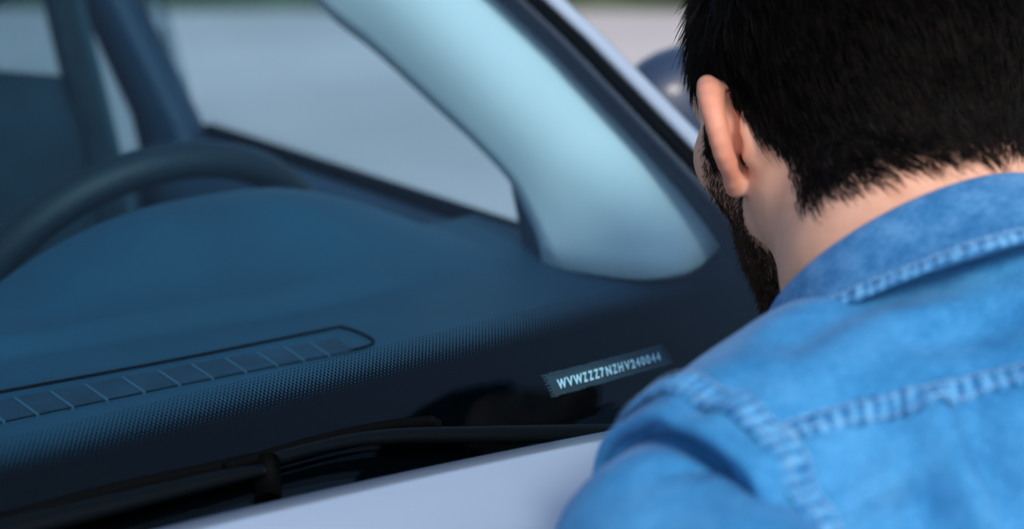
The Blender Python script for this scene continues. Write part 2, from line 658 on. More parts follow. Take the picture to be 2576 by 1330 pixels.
# doors
def door(sgn, y0, y1, dz=0.0):
    d = bpy.data.objects.new('door', None)
    link(d, car)
    def bx(n, lo, hi, m, bev=.006):
        lo, hi = list(lo), list(hi)
        if sgn < 0:
            lo[0], hi[0] = -hi[0], -lo[0]
        return box_obj(n, lo, hi, m, d, bev)
    # sill top with a rounded shoulder, then the inner card
    ysl = np.linspace(y0, y1, 12)
    prof = [(.735, .62), (.728, .985), (.738, 1.022), (.752, 1.040), (.772, 1.047), (.800, 1.045), (.815, 1.03), (.815, .9)]
    rows = [np.stack([np.full(12, sgn * a), ysl, np.full(12, b + dz)], 1) for a, b in prof]
    grid_obj('door_card', rows if sgn > 0 else rows[::-1], TRIM_DARK, d, thick=.004)
    prof = [(.828, 1.046), (.845, 1.035), (.872, .98), (.895, .85), (.90, .70), (.885, .5), (.87, .32), (.84, .27)]
    rows = [np.stack([np.full(12, sgn * a), ysl, np.full(12, b + dz)], 1) for a, b in prof]
    grid_obj('door_skin', rows if sgn > 0 else rows[::-1], PAINT, d, thick=.006)
    rows = [np.stack([np.full(12, sgn * a), ysl, np.full(12, b + dz)], 1) for a, b in ((.806, 1.040), (.812, 1.053), (.826, 1.053), (.830, 1.043))]
    grid_obj('window_seal', rows if sgn > 0 else rows[::-1], RUBBER, d, thick=.002)
    h = .88
    tube_obj('door_handle', [(sgn * .895, y1 - .26, .93), (sgn * .935, y1 - .25, .935), (sgn * .937, y1 - .12, .935), (sgn * .895, y1 - .10, .93)], .011, PAINT, d, 10)
    return d


B0 = 1.76
for sgn in (1, -1):
    dr = door(sgn, 1.03, B0 + .03)
    ysl = np.linspace(1.0, B0 + .10, 20)
    rows = []
    for f in np.linspace(0, 1, 8):
        zt = np.minimum(np.interp(ysl, [1.0, 1.094, 1.206, 1.368, 1.6, 1.9], [1.045, 1.17, 1.24, 1.33, 1.46, 1.52]), 1.52)
        z = 1.045 + (zt - 1.045) * f
        rows.append(np.stack([sgn * (.820 - .22 * np.clip(z - 1.05, 0, 1)), ysl, z], 1))
    grid_obj('window_pane', rows if sgn < 0 else rows[::-1], SIDE_GLASS, dr, thick=.003)
    rd = door(sgn, B0 + .04, 2.75, -.10)
    ysl = np.linspace(B0 + .05, 2.72, 14)
    rows = []
    for f in np.linspace(0, 1, 8):
        z = .945 + (1.50 - .945) * f
        rows.append(np.stack([np.full(14, sgn * (.820 - .22 * max(z - 1.05, 0))), ysl, np.full(14, z)], 1))
    grid_obj('window_pane', rows if sgn < 0 else rows[::-1], PRIVACY, rd, thick=.003)

# dark corner strip between the front window and the pale trim (driver side and its twin)
for sgn in (1, -1):
    a = np.array([PX(1300, 452, .752), PX(1318, 545, .752), PX(1336, 636, .752)])
    b = np.array([PX(1306, 452, .742), PX(1352, 545, .738), PX(1400, 648, .726)])
    a[:, 0] *= sgn; b[:, 0] *= sgn
    grid_obj('window_corner_trim', [spline(a, 8), spline(b, 8)] if sgn > 0 else [spline(b, 8), spline(a, 8)], TRIM_DARK, car, thick=.006)

# B pillars
for sgn in (1, -1):
    prof0 = [PX(490, 352, .765), PX(350, 352, .765)]
    prof1 = [PX(368, 0, .765), PX(248, 0, .765)]
    y_lo0, y_lo1 = prof0[0][1], prof0[1][1]
    y_hi0, y_hi1 = prof1[0][1], prof1[1][1]
    def yy(z, e):
        lo, hi = ((y_lo0, y_hi0), (y_lo1, y_hi1))[e]
        return lo + (hi - lo) * (z - 1.04) / (1.202 - 1.04)
    rows = []
    for z in np.linspace(.5, 1.53, 12):
        ya_, yb_ = yy(max(z, 1.0), 0), yy(max(z, 1.0), 1)
        xi = .765 - .20 * max(z - 1.05, 0)
        rows.append([(sgn * xi, ya_ + .004, z), (sgn * (xi - .01), ya_ + .02, z), (sgn * (xi - .01), yb_ - .02, z), (sgn * xi, yb_ - .004, z),
                     (sgn * (xi + .045), yb_ + .02, z), (sgn * (xi + .045), ya_ + .05, z)])
    rows = np.array(rows)
    grid_obj('door_pillar', rows[:, ::int(-sgn)], TRIM_DARK, car, close_v=True)

# seat belt, front seats, rear bench
p0, p1 = PX(155, -20, .70), PX(245, 350, .68)
top = p0 + (p0 - p1) * 1.0
bot = p1 + (p1 - p0) * 1.2
path = spline([top, p0, p1, bot], 24)
bw = np.array([0.25, .85, .30]); bw = bw / np.linalg.norm(bw)
wl = PX(205, 0, .70) - PX(105, 0, .70)
grid_obj('seat_belt', [path - wl * .5, path - wl * .25, path, path + wl * .25, path + wl * .5], BELT, car, thick=.0025)


def seat(cx, name):
    s = bpy.data.objects.new(name, None)
    link(s, car)
    # reclined backrest, side bolsters, base, headrest on two posts
    rows = []
    for z in np.linspace(.55, 1.12, 12):
        f = (z - .55) / .57
        w = .235 - .05 * max(0, f - .75) * 4 * max(0, f - .75)
        y = 1.72 + .17 * f
        th_ = np.linspace(0, 2 * np.pi, 28, endpoint=False)
        k = .055 if f < .9 else .055 * math.sqrt(max(.05, 1 - ((f - .9) / .1) ** 2))
        r_ = []
        for t_ in th_:
            c, s2 = math.cos(t_), math.sin(t_)
            ex = math.copysign(abs(c) ** .6, c) * w
            ey = math.copysign(abs(s2) ** .6, s2) * k
            ey -= .05 * abs(ex / w) ** 4
            r_.append((cx + ex, y + ey, z))
        rows.append(r_)
    rows.append([(cx + (p[0] - cx) * .6, 1.89, 1.132) for p in rows[-1]])
    o = grid_obj('backrest', rows, SEAT_FABRIC, s, close_v=True)
    box_obj('cushion', (cx - .25, 1.30, .42), (cx + .25, 1.80, .60), SEAT_FABRIC, s, .05, seg=4)
    box_obj('headrest', (cx - .15, 1.78, 1.20), (cx + .16, 1.88, 1.40), SEAT_FABRIC, s, .035, seg=4)
    for dx in (-.06, .06):
        tube_obj('post', [(cx + dx, 1.87, 1.08), (cx + dx, 1.87, 1.25)], .006, METAL, s, 8)


seat(.44, 'driver_seat')
seat(-.44, 'passenger_seat')
box_obj('rear_bench', (-.66, 2.35, .40), (.66, 2.75, .62), SEAT_FABRIC, car, .05)
box_obj('rear_backrest', (-.66, 2.72, .5), (.66, 2.86, 1.12), SEAT_FABRIC, car, .05)
box_obj('cabin_floor', (-.80, .60, .25), (.80, 3.6, .30), CARPET, car, .005)
box_obj('firewall', (-.78, .78, .30), (.78, .82, .99), CARPET, car, .003)

# roof and headliner, tail
NX, NY = 21, 16
rf, hl = [], []
for j in range(NY):
    y = Y_TOP - .02 + 2.0 * j / (NY - 1)
    r1, r2 = [], []
    for i in range(NX):
        k = -1 + 2 * i / (NX - 1)
        x = k * .735
        yy0 = y - (.12 * x * x if j == 0 else .06 * x * x)
        z = glass_z(0, Y_TOP) - .035 * abs(k) ** 2.2 - .06 * abs(k) ** 8 + .035 * math.sin(math.pi * min(1, j / (NY - 1) * 1.1)) - .02 * (j / (NY - 1)) ** 3 - .055
        r1.append((x, yy0, z)); r2.append((x, yy0, z - .035))
    rf.append(r1); hl.append(r2)
grid_obj('roof', rf, PAINT, car, thick=.008)
grid_obj('headliner', hl, HEADLINER, car)
for sgn in (1, -1):
    tube_obj('roof_rail', [(sgn * .715, 1.70, 1.545), (sgn * .725, 2.0, 1.565), (sgn * .725, 2.9, 1.57), (sgn * .70, 3.7, 1.52)], .03, PAINT, car, 10, .8)
    box_obj('rear_quarter', (sgn * .80 - .05, 2.76, .3), (sgn * .80 + .05, 3.75, 1.03), PAINT, car, .03)
    tube_obj('rear_pillar', [(sgn * .80, 3.55, 1.0), (sgn * .76, 3.62, 1.25), (sgn * .70, 3.70, 1.52)], .05, PAINT, car, 10)
    tube_obj('rear_pillar', [(sgn * .795, 2.76, 1.0), (sgn * .745, 2.80, 1.25), (sgn * .70, 2.84, 1.52)], .035, TRIM_DARK, car, 10)
box_obj('tailgate', (-.80, 3.72, .35), (.80, 3.82, 1.03), PAINT, car, .03)

# cowl below the glass and bonnet
cx_ = np.linspace(-.78, .78, 40)
rows = []
for f, dz in ((0, 0.004), (.25, -.012), (.6, -.022), (1.0, -.020)):
    y = y_bot(cx_) + .012 - f * .11
    rows.append(np.stack([cx_, y, glass_z(cx_, y_bot(cx_)) - .006 + dz - .012 * f], 1))
COWL = mat('cowl_plastic', (.003, .003, .003), .8, .05, noise=(15, .3), bump=(500, .3, .001))
grid_obj('cowl', rows[::-1], COWL, car, thick=.006)
rear_l = P(480, 1330, .86)
rear_r = P(1510, 1105, 1.0)



def bonnet_edge(x):
    m = (rear_r[1] - rear_l[1]) / (rear_r[0] ** 2 - rear_l[0] ** 2)
    y = rear_l[1] + m * (x * x - rear_l[0] ** 2)
    mz = (rear_r[2] - rear_l[2]) / (rear_r[0] ** 2 - rear_l[0] ** 2)
    z = rear_l[2] + mz * (x * x - rear_l[0] ** 2)
    return y, z


rows = []
bx_ = np.linspace(-.74, .74, 61)
ye, ze = bonnet_edge(bx_)
for i, f in enumerate(np.concatenate([[-.012, -.008], np.linspace(0, 1, 30) ** 1.3])):
    if f < 0:
        y = ye - .003 * (f < -.01); z = ze + (-.018 if f < -.01 else -.005)
        rows.append(np.stack([bx_ * .999, y, z], 1))
        continue
    L = 1.02 - .10 * bx_ ** 2 / .55
    y = ye - f * L
    z = ze - .075 * f - .19 * f * f - .05 * f ** 5 - .0015
    z = z + .006 * np.exp(-((np.abs(bx_) - .47) / .05) ** 2) * min(1, f * 6)
    z = z - .018 * np.clip(np.abs(bx_) - .6, 0, 1) / .14 * (np.abs(bx_) > .6)
    rows.append(np.stack([bx_, y, z], 1))
grid_obj('bonnet', rows, PAINT, car, thick=.006, offset=1)
for sgn in (1, -1):
    rows = []
    for f in np.linspace(0, 1, 22):
        y = ye[-1] + .30 - f * 1.30
        zf = np.interp(f, [0, .23, .6, 1], [1.055, 1.035, .96, .80])
        prof = [(.745, 0), (.765, .002), (.80, -.008), (.845, -.05), (.87, -.14), (.875, -.32), (.86, -.38)]
        rows.append([(sgn * a * (1 - .10 * f ** 3), y, zf + b * (1 if b > -.2 else 1)) for a, b in prof])
    rows = np.array(rows)
    grid_obj('fender', rows if sgn > 0 else rows[:, ::-1], PAINT, car, thick=.005)
    # wheel
    wpos = np.array([sgn * .76, .18, .33])
    wh = bpy.data.objects.new('road_wheel', None)
    link(wh, car)
    tyre = [[wpos + np.array([sgn * a, r * math.cos(t_), r * math.sin(t_)]) for t_ in np.linspace(0, 2 * np.pi, 48, endpoint=False)]
            for a, r in ((.09, .22), (.10, .27), (.085, .315), (.06, .33), (-.06, .33), (-.09, .31), (-.10, .26), (-.09, .22))]
    grid_obj('tyre', tyre if sgn < 0 else tyre[::-1], TYRE, wh, close_u=True, close_v=True)
    rimp = [[wpos + np.array([sgn * a, r * math.cos(t_), r * math.sin(t_)]) for t_ in np.linspace(0, 2 * np.pi, 40, endpoint=False)]
            for a, r in ((.085, .222), (.05, .20), (.06, .06), (.075, .03), (.075, .001))]
    grid_obj('rim', rimp if sgn < 0 else rimp[::-1], METAL, wh, close_v=True)
    box_obj('headlight', (sgn * .62 - .12, -.34, .66), (sgn * .62 + .12, -.22, .80), LAMP_GLASS, car, .03)
box_obj('front_bumper', (-.78, -.42, .28), (.78, -.24, .66), PAINT, car, .06, seg=5)
box_obj('grille', (-.42, -.37, .67), (.42, -.28, .79), GLOSS_BLACK, car, .015)
box_obj('engine_cover', (-.70, -.15, .45), (.70, .62, .78), BLACK_PLASTIC, car, .03)

# wipers
def blade_path(pix, off, n=40):
    return spline([PG(x, y, off) for x, y in pix], n)


wiper = bpy.data.objects.new('wiper', None); link(wiper, car)
tube_obj('blade', blade_path([(560, 1180), (700, 1138), (850, 1097), (980, 1072), (1085, 1060)], .012), .0026, RUBBER, wiper, 8, 1.6)
tube_obj('end_cap', blade_path([(1078, 1058), (1098, 1064), (1103, 1074)], .011, 6), [.0035, .0035, .003, .003, .0025, .002], RUBBER, wiper, 8)
WARM = mat('wiper_arm_paint', (.002, .004, .006), .5, .05)
tube_obj('arm', blade_path([(690, 1152), (780, 1128), (900, 1104), (1030, 1094), (1200, 1092), (1400, 1090), (1600, 1089)], .020), [.0045] * 6 + list(np.linspace(.0045, .0085, 34)), WARM, wiper, 10, .7)
tube_obj('arm_foot', blade_path([(1560, 1092), (1660, 1096), (1720, 1110)], .014, 10), .014, WARM, wiper, 10)
wiper2 = bpy.data.objects.new('wiper', None); link(wiper2, car)
tube_obj('blade', blade_path([(-160, 1352), (0, 1312), (300, 1232), (640, 1158)], .010), .0030, RUBBER, wiper2, 8, 1.6)
tube_obj('arm', blade_path([(-160, 1378), (0, 1336), (300, 1262), (560, 1200), (660, 1180)], .014), np.linspace(.010, .0045, 40), WARM, wiper2, 10, .7)
tube_obj('joint', [PG(668, 1140, .012), PG(672, 1200, .004), PG(674, 1262, .004)], [.0085, .009, .0095], RUBBER, wiper2, 10, .8, (1, 0, 0))

# identification plate behind the glass
plate_c = PG(1533, 930)
e1 = PG(1690, 890) - PG(1380, 972); LEN = np.linalg.norm(e1); e1 /= LEN
gn = np.array([-.55 * -.3 * plate_c[0], -.55, 1.0]); gn /= np.linalg.norm(gn)
e1 = e1 - gn * (e1 @ gn); e1 /= np.linalg.norm(e1)
e2 = np.cross(gn, e1)
c00, c11 = PG(1382, 967), PG(1676, 888)
def plate_mat():
    m, nt, b = new_mat('vin_plate_grey')
    b.inputs['Base Color'].default_value = (.035, .04, .045, 1)
    b.inputs['Roughness'].default_value = .6
    n = nt.nodes.new('ShaderNodeTexNoise'); n.inputs['Scale'].default_value = 60
    tc = nt.nodes.new('ShaderNodeTexCoord'); nt.links.new(tc.outputs['Object'], n.inputs['Vector'])
    r = nt.nodes.new('ShaderNodeValToRGB')
    r.color_ramp.elements[0].color = (.030, .036, .042, 1); r.color_ramp.elements[1].color = (.05, .055, .06, 1)
    nt.links.new(n.outputs['Fac'], r.inputs['Fac']); nt.links.new(r.outputs['Color'], b.inputs['Base Color'])
    return m


# window left clear in the black band, edged with dots, and the plate lying in it
corners = [(1366, 944), (1390, 996), (1690, 912), (1663, 868)]
W = []
lim = corners
def edge(a, b, n):
    return [np.array(a) * (1 - t) + np.array(b) * t for t in np.linspace(0, 1, n, endpoint=False)]
loop = edge(corners[0], corners[1], 8) + edge(corners[1], corners[2], 26) + edge(corners[2], corners[3], 8) + edge(corners[3], corners[0], 26)
cen = np.mean(corners, axis=0)
loop = [cen + (q - cen) * .965 for q in loop]
vp = [PG(*q, -.0064) for q in loop]
plate = mesh_obj('vin_plate', [PG(*cen, -.0064)] + vp, [(0, i + 1, (i + 1) % len(vp) + 1) for i in range(len(vp))], plate_mat(), car, False)
dv_, df_ = [], []
loop2 = edge(corners[0], corners[1], 7) + edge(corners[1], corners[2], 38) + edge(corners[2], corners[3], 7) + edge(corners[3], corners[0], 38)
for q in loop2:
    for s_, rr_ in ((.985, .00085), (1.012, .0007)):
        jit = rng.uniform(-1.5, 1.5, 2)
        c = PG(*(cen + (q - cen) * s_ + jit), -.0049)
        b0 = len(dv_)
        for k in range(6):
            a = k * math.pi / 3
            dv_.append(c + rr_ * (math.cos(a) * e1 + math.sin(a) * e2))
        df_.append(tuple(range(b0, b0 + 6)))
dots = mesh_obj('plate_edge_dots', dv_, df_, mat('plate_dot_print', (.05, .07, .08), .6), plate, False)
dots['kind'] = 'stuff'
SPANS = [(406, 556), (558, 664), (664, 816), (818, 892), (910, 986), (1000, 1080), (1092, 1166), (1188, 1280), (1298, 1372), (1388, 1470),
         (1490, 1582), (1590, 1662), (1672, 1742), (1754, 1826), (1838, 1910), (1920, 1990), (2002, 2072)]
q00, q10, q01, q11 = (1404.6, 979), (1664, 905.5), (1399, 954.5), (1658, 884)   # bottom-left, bottom-right, top-left, top-right of the lettering
LV, LFc = [], []
for ch, (a_, b_) in zip('WVWZZZ7NZHV240044', SPANS):
    cu = bpy.data.curves.new('lettering_curve', 'FONT')
    cu.body = ch
    cu.offset = .038
    tmp = bpy.data.objects.new('lettering_curve', cu)
    sc.collection.objects.link(tmp)
    bpy.context.view_layer.update()
    lm = bpy.data.meshes.new_from_object(tmp.evaluated_get(bpy.context.evaluated_depsgraph_get()))
    co = np.array([v.co for v in lm.vertices])
    x0, x1 = co[:, 0].min(), co[:, 0].max()
    y0, y1 = co[:, 1].min(), co[:, 1].max()
    fa = (a_ - 406 + 3) / 1666 + (co[:, 0] - x0) / (x1 - x0) * (b_ - a_ - 6) / 1666
    fb = (co[:, 1] - y0) / (y1 - y0)
    base = len(LV)
    for u_, v_ in zip(fa, fb):
        q = (1 - u_) * (1 - v_) * np.array(q00) + u_ * (1 - v_) * np.array(q10) + (1 - u_) * v_ * np.array(q01) + u_ * v_ * np.array(q11)
        LV.append(PG(q[0], q[1], -.0046))
    LFc += [tuple(base + i for i in p.vertices) for p in lm.polygons]
    bpy.data.objects.remove(tmp)
    bpy.data.meshes.remove(lm)
mesh_obj('lettering', LV, LFc, mat('vin_lettering_print', (.85, .88, .92), .5), plate, False)
# door mirror on the driver side
mir = bpy.data.objects.new('door_mirror', None); link(mir, car)
MC = PX(1705, 232, .985)
rows = []
for a in np.linspace(-math.pi / 2 + .02, math.pi / 2 - .02, 14):
    r_ = []
    for b in np.linspace(0, 2 * np.pi, 28, endpoint=False):
        c, s_ = math.cos(a), math.sin(a)
        ex = .125 * math.copysign(abs(c * math.cos(b)) ** .7, math.cos(b))
        ez = .075 * math.copysign(abs(c * math.sin(b)) ** .7, math.sin(b))
        ey = .055 * s_
        r_.append((MC[0] + .055 + ex, MC[1] + ey, MC[2] - .03 + ez))
    rows.append(r_)
MIRROR_SHELL = mat('dark_blue_mirror_shell', (.022, .04, .085), .45, .4, 0, 0.2)
grid_obj('mirror_shell', rows, MIRROR_SHELL, mir, close_v=True)
tube_obj('mirror_foot', [(MC[0] - .15, MC[1] - .01, 1.06), (MC[0] - .09, MC[1], 1.08), (MC[0] - .02, MC[1], MC[2] - .06)], [.03, .025, .022], RUBBER, mir, 10)
mir2 = bpy.data.objects.new('door_mirror', None); link(mir2, car)
for ch in list(mir.children):
    c = ch.copy(); c.data = ch.data.copy(); sc.collection.objects.link(c); c.parent = mir2
    for v in c.data.vertices:
        v.co.x *= -1
    c.data.flip_normals()


# ---------------------------------------------------------------- person
man = empty('person', 'dark haired bearded person in a blue denim shirt bending over the car beside the windscreen', 'person')


def w2l(p, M3, o):
    return (np.asarray(p) - o) @ M3.T


class Grid:
    """signed distance field on a box grid with free spacing; surface by naive surface nets"""
    def __init__(s, xs, ys, zs):
        s.ax = [np.asarray(a, np.float32) for a in (xs, ys, zs)]
        s.X, s.Y, s.Z = np.meshgrid(*s.ax, indexing='ij', sparse=True)
        s.f = np.full([len(a) for a in s.ax], 9.0, np.float32)

    def add(s, d, k=.0):
        if k <= 0:
            s.f = np.minimum(s.f, d)
        else:
            h = np.clip(.5 + .5 * (s.f - d) / k, 0, 1)
            s.f = s.f * (1 - h) + d * h - k * h * (1 - h)

    def cut(s, d, k=.004):
        d = -d
        h = np.clip(.5 - .5 * (s.f - d) / k, 0, 1)
        s.f = s.f * (1 - h) + d * h + k * h * (1 - h)

    def sphere(s, c, r):
        return np.sqrt((s.X - c[0]) ** 2 + (s.Y - c[1]) ** 2 + (s.Z - c[2]) ** 2) - r

    def ell(s, c, r, A=None):
        x, y, z = s.X - c[0], s.Y - c[1], s.Z - c[2]
        if A is not None:                       # rows of A are the axes
            x, y, z = (A[i][0] * x + A[i][1] * y + A[i][2] * z for i in range(3))
        k0 = np.sqrt((x / r[0]) ** 2 + (y / r[1]) ** 2 + (z / r[2]) ** 2)
        k1 = np.sqrt((x / r[0] ** 2) ** 2 + (y / r[1] ** 2) ** 2 + (z / r[2] ** 2) ** 2) + 1e-6
        return k0 * (k0 - 1) / k1

    def cap(s, a, b, r0, r1=None):
        r1 = r0 if r1 is None else r1
        a, b = np.asarray(a, float), np.asarray(b, float)
        ab = b - a
        t = ((s.X - a[0]) * ab[0] + (s.Y - a[1]) * ab[1] + (s.Z - a[2]) * ab[2]) / (ab @ ab)
        t = np.clip(t, 0, 1)
        return np.sqrt((s.X - a[0] - t * ab[0]) ** 2 + (s.Y - a[1] - t * ab[1]) ** 2 + (s.Z - a[2] - t * ab[2]) ** 2) - (r0 + (r1 - r0) * t)

    def plane(s, p, n):
        return (s.X - p[0]) * n[0] + (s.Y - p[1]) * n[1] + (s.Z - p[2]) * n[2]

    def mesh(s, smooth=1):
        f = s.f
        neg = f < 0
        c = np.zeros([n - 1 for n in f.shape], np.int8)
        for i in (0, 1):
            for j in (0, 1):
                for k in (0, 1):
                    c += neg[i:f.shape[0] - 1 + i, j:f.shape[1] - 1 + j, k:f.shape[2] - 1 + k]
        act = (c > 0) & (c < 8)
        idx = np.argwhere(act)
        num = np.full(act.shape, -1, np.int64)
        num[act] = np.arange(len(idx))
        acc = np.zeros((len(idx), 3)); cnt = np.zeros(len(idx))
        ax = s.ax
        corners = [(i, j, k) for i in (0, 1) for j in (0, 1) for k in (0, 1)]
        for a in corners:
            for d in range(3):
                if a[d] == 1:
                    continue
                b = list(a); b[d] = 1
                ia = idx + np.array(a); ib = idx + np.array(b)
                fa = f[ia[:, 0], ia[:, 1], ia[:, 2]]; fb = f[ib[:, 0], ib[:, 1], ib[:, 2]]
                m = (fa < 0) != (fb < 0)
                t = np.where(m, fa / np.where(fa == fb, 1, fa - fb), 0)
                pa = np.stack([ax[q][ia[:, q]] for q in range(3)], 1).astype(float)
                pb = np.stack([ax[q][ib[:, q]] for q in range(3)], 1).astype(float)
                acc += np.where(m[:, None], pa + (pb - pa) * t[:, None], 0)
                cnt += m
        V = acc / cnt[:, None]
        Q = []
        for d in range(3):
            e1, e2 = [(1, 2), (2, 0), (0, 1)][d]
            lo = [slice(1, -1)] * 3
            lo[d] = slice(0, f.shape[d] - 1)
            hi = list(lo); hi[d] = slice(1, f.shape[d])
            a, b = neg[tuple(lo)], neg[tuple(hi)]
            ed = np.argwhere(a != b)
            off = np.array([1, 1, 1]); off[d] = 0
            ed = ed + off
            fl = neg[ed[:, 0], ed[:, 1], ed[:, 2]]
            def cellno(o1, o2):
                q = ed.copy(); q[:, e1] -= o1; q[:, e2] -= o2
                return num[q[:, 0], q[:, 1], q[:, 2]]
            q = np.stack([cellno(1, 1), cellno(0, 1), cellno(0, 0), cellno(1, 0)], 1)
            q[~fl] = q[~fl][:, ::-1]
            Q.append(q)
        Q = np.concatenate(Q)
        Q = Q[(Q >= 0).all(1)]
        for _ in range(smooth):
            V = V + .6 * (lap(V, Q) - V)
        return V, Q


def lap(V, Q):
    s = np.zeros_like(V); n = np.zeros(len(V))
    for i in range(4):
        a, b = Q[:, i], Q[:, (i + 1) % 4]
        for q in range(3):
            s[:, q] += np.bincount(a, V[b, q], len(V)) + np.bincount(b, V[a, q], len(V))
        n += np.bincount(a, minlength=len(V)) + np.bincount(b, minlength=len(V))
    return s / np.maximum(n, 1)[:, None]


def vnormals(V, Q):
    n = np.cross(V[Q[:, 2]] - V[Q[:, 0]], V[Q[:, 3]] - V[Q[:, 1]])
    N = np.zeros_like(V)
    for i in range(4):
        for q in range(3):
            N[:, q] += np.bincount(Q[:, i], n[:, q], len(V))
    return N / (np.linalg.norm(N, axis=1)[:, None] + 1e-12)


def stepped(parts):                        # axis values with piecewise spacing: [(start, end, step), ...]
    out = []
    for a, b, st in parts:
        n = max(1, int(round((b - a) / st)))
        out += list(np.linspace(a, b, n, endpoint=False))
    return np.array(out + [parts[-1][1]])


# head frame in the world: L = his left, F = where he faces, U = crown
HS = 1.03
yaw, nod, roll = math.radians(20), math.radians(1), math.radians(10)
Fh = np.array([-math.sin(yaw), 0, math.cos(yaw)])           # in camera axes (right, up, depth)
Lh = np.array([-math.cos(yaw), 0, -math.sin(yaw)])
Uh = np.array([0, 1.0, 0])
Fh, Uh = Fh * math.cos(nod) - Uh * math.sin(nod), Uh * math.cos(nod) + Fh * math.sin(nod)
cr, sr = math.cos(roll), math.sin(roll)
RZ = np.array([[cr, -sr, 0], [sr, cr, 0], [0, 0, 1]])      # turn about the view axis: crown to the left
Fh, Lh, Uh = RZ @ Fh, RZ @ Lh, RZ @ Uh
C3 = np.stack([AR, AU, AF])                                 # camera axes -> world
HM = np.stack([Lh @ C3, Fh @ C3, Uh @ C3])                  # rows: head axes in the world
EAR = P(1840, 350, .98)
HO = EAR - .078 * HS * HM[0]


def h2w(p):
    return (np.asarray(p) * HS) @ HM + HO


def w2h(p):
    return (np.asarray(p) - HO) @ HM.T / HS


# shoulders, neck, arms, pelvis in the world
NECK = P(2285, 673, .92)                                    # centre of the collar opening
nk = np.array([-.364, .825, .432]) @ C3
sx = np.array([.81, .27, .52]) @ C3                         # across the shoulders, left to right
SLc = P(1748, 1398, .775)
SRc = SLc + sx * .37
NB = NECK - nk * .075
PEL = np.array([1.0, .33, .80])
nl = w2h(NECK); nb = w2h(NB)
cl, cr_ = w2h(SLc + sx * .05), w2h(SRc - sx * .03)

G = Grid(stepped([(-.26, -.105, .006), (-.105, .05, .0028), (.05, .115, .0013), (.115, .26, .006)]),
         stepped([(-.25, -.13, .006), (-.13, -.045, .0028), (-.045, .026, .0014), (.026, .14, .0030)]),
         stepped([(-.30, -.10, .0055), (-.10, -.05, .0028), (-.05, .052, .0014), (.052, .15, .0035)]))
G.add(G.ell((0, -.014, .045), (.076, .100, .088)))
G.add(G.ell((0, -.062, .015), (.060, .046, .050)), .03)
G.add(G.ell((0, .040, -.015), (.060, .056, .085)), .03)
G.add(G.ell((0, .030, -.060), (.050, .050, .032)), .03)
for s_ in (1, -1):
    G.add(G.cap((s_ * .058, .004, -.046), (s_ * .014, .074, -.096), .014, .016), .022)
    G.add(G.sphere((s_ * .050, .060, -.008), .020), .025)
    G.add(G.cap((s_ * .045, .080, .030), (s_ * .012, .090, .026), .010, .011), .02)
    G.add(G.cap((s_ * .060, -.022, -.030), (s_ * .060, -.024, -.005), .014, .013), .02)
G.add(G.cap((-.014, .076, -.098), (.014, .076, -.098), .016), .02)
G.add(G.cap((0, .092, .020), (0, .116, -.022), .008, .012), .014)
for s_ in (1, -1):
    G.add(G.sphere((s_ * .013, .106, -.024), .008), .008)
    G.cut(G.sphere((s_ * .032, .103, .010), .014), .012)
    G.add(G.ell((s_ * .032, .084, .011), (.014, .013, .012)), .006)
G.add(G.ell((0, .096, -.049), (.024, .011, .005)), .006)
G.add(G.ell((0, .095, -.058), (.021, .011, .006)), .005)
# neck and what carries on under the shirt
G.add(G.cap((0, -.026, -.030), nl, .055, .060), .045)
G.add(G.cap(nl, nb, .060, .075), .03)
G.add(G.cap((.018, -.070, -.020), nl + (nb - nl) * .5 + np.array([.016, -.014, 0]), .030, .036), .03)
G.add(G.cap((-.018, -.070, -.020), nl + (nb - nl) * .5 + np.array([-.016, -.014, 0]), .030, .036), .03)
fr = nb - (nb - nl) * .1 + np.array([0, .05, -.01])
G.add(G.cap((.060, -.020, -.034), fr + np.array([.02, 0, 0]), .013, .013), .016)
G.add(G.cap((-.060, -.020, -.034), fr + np.array([-.02, 0, 0]), .013, .013), .016)
# ears
HEL = {}
for s_ in (1, -1):
    hel = spline([(.074, .012, .010), (.079, .012, .024), (.085, .003, .035), (.092, -.010, .034), (.098, -.020, .023), (.0995, -.025, .006),
                  (.0970, -.022, -.010), (.0905, -.014, -.022), (.084, -.006, -.032), (.078, .002, -.028)], 19)
    rad = np.interp(np.arange(19), [0, 4, 7, 11, 14, 16.5, 18], [.004, .0055, .0060, .0048, .0042, .0058, .0052])
    hel = (hel - np.array([0, 0, .002])) * np.array([s_, 1, .86]) + np.array([0, 0, .002])
    ear = None
    gg = Grid.__new__(Grid); gg.X, gg.Y, gg.Z, gg.f = G.X, G.Y, G.Z, np.full(G.f.shape, 9.0, np.float32)
    for a in range(18):
        gg.add(gg.cap(hel[a], hel[a + 1], rad[a], rad[a + 1]), .002)
    gg.add(gg.cap((s_ * .080, -.010, .022), (s_ * .070, -.018, .016), .0085, .010), .006)
    # shell between the rim and the bowl
    nrm = np.array([s_ * .80, .60, 0]); bk = np.array([s_ * .60, -.80, 0]); up = np.array([0, 0, 1.0])
    gg.add(gg.ell((s_ * .0865, -.011, .003), (.0046, .0215, .0265), np.stack([nrm, bk, up])), .005)
    gg.add(gg.ell((s_ * .0765, -.0215, -.002), (.0115, .0108, .0190), np.stack([nrm, bk, up])), .0045)
    gg.add(gg.ell((s_ * .082, -.004, -.022), (.0060, .010, .0085), np.stack([nrm, bk, up])), .004)
    for a_, b_ in (((.0825, -.0125, .023), (.0855, -.019, .010)), ((.0855, -.019, .010), (.0850, -.0195, -.004)), ((.0850, -.0195, -.004), (.0815, -.0150, -.015))):
        gg.cut(gg.cap(np.array(a_) * [s_, 1, 1], np.array(b_) * [s_, 1, 1], .0030), .005)
    gg.cut(gg.ell((s_ * .094, .010, .000), (.009, .009, .016), np.stack([nrm, bk, up])), .005)
    G.add(gg.f, .004)
del gg
HV, HQ = G.mesh(3)
HN = vnormals(HV, HQ)
del G

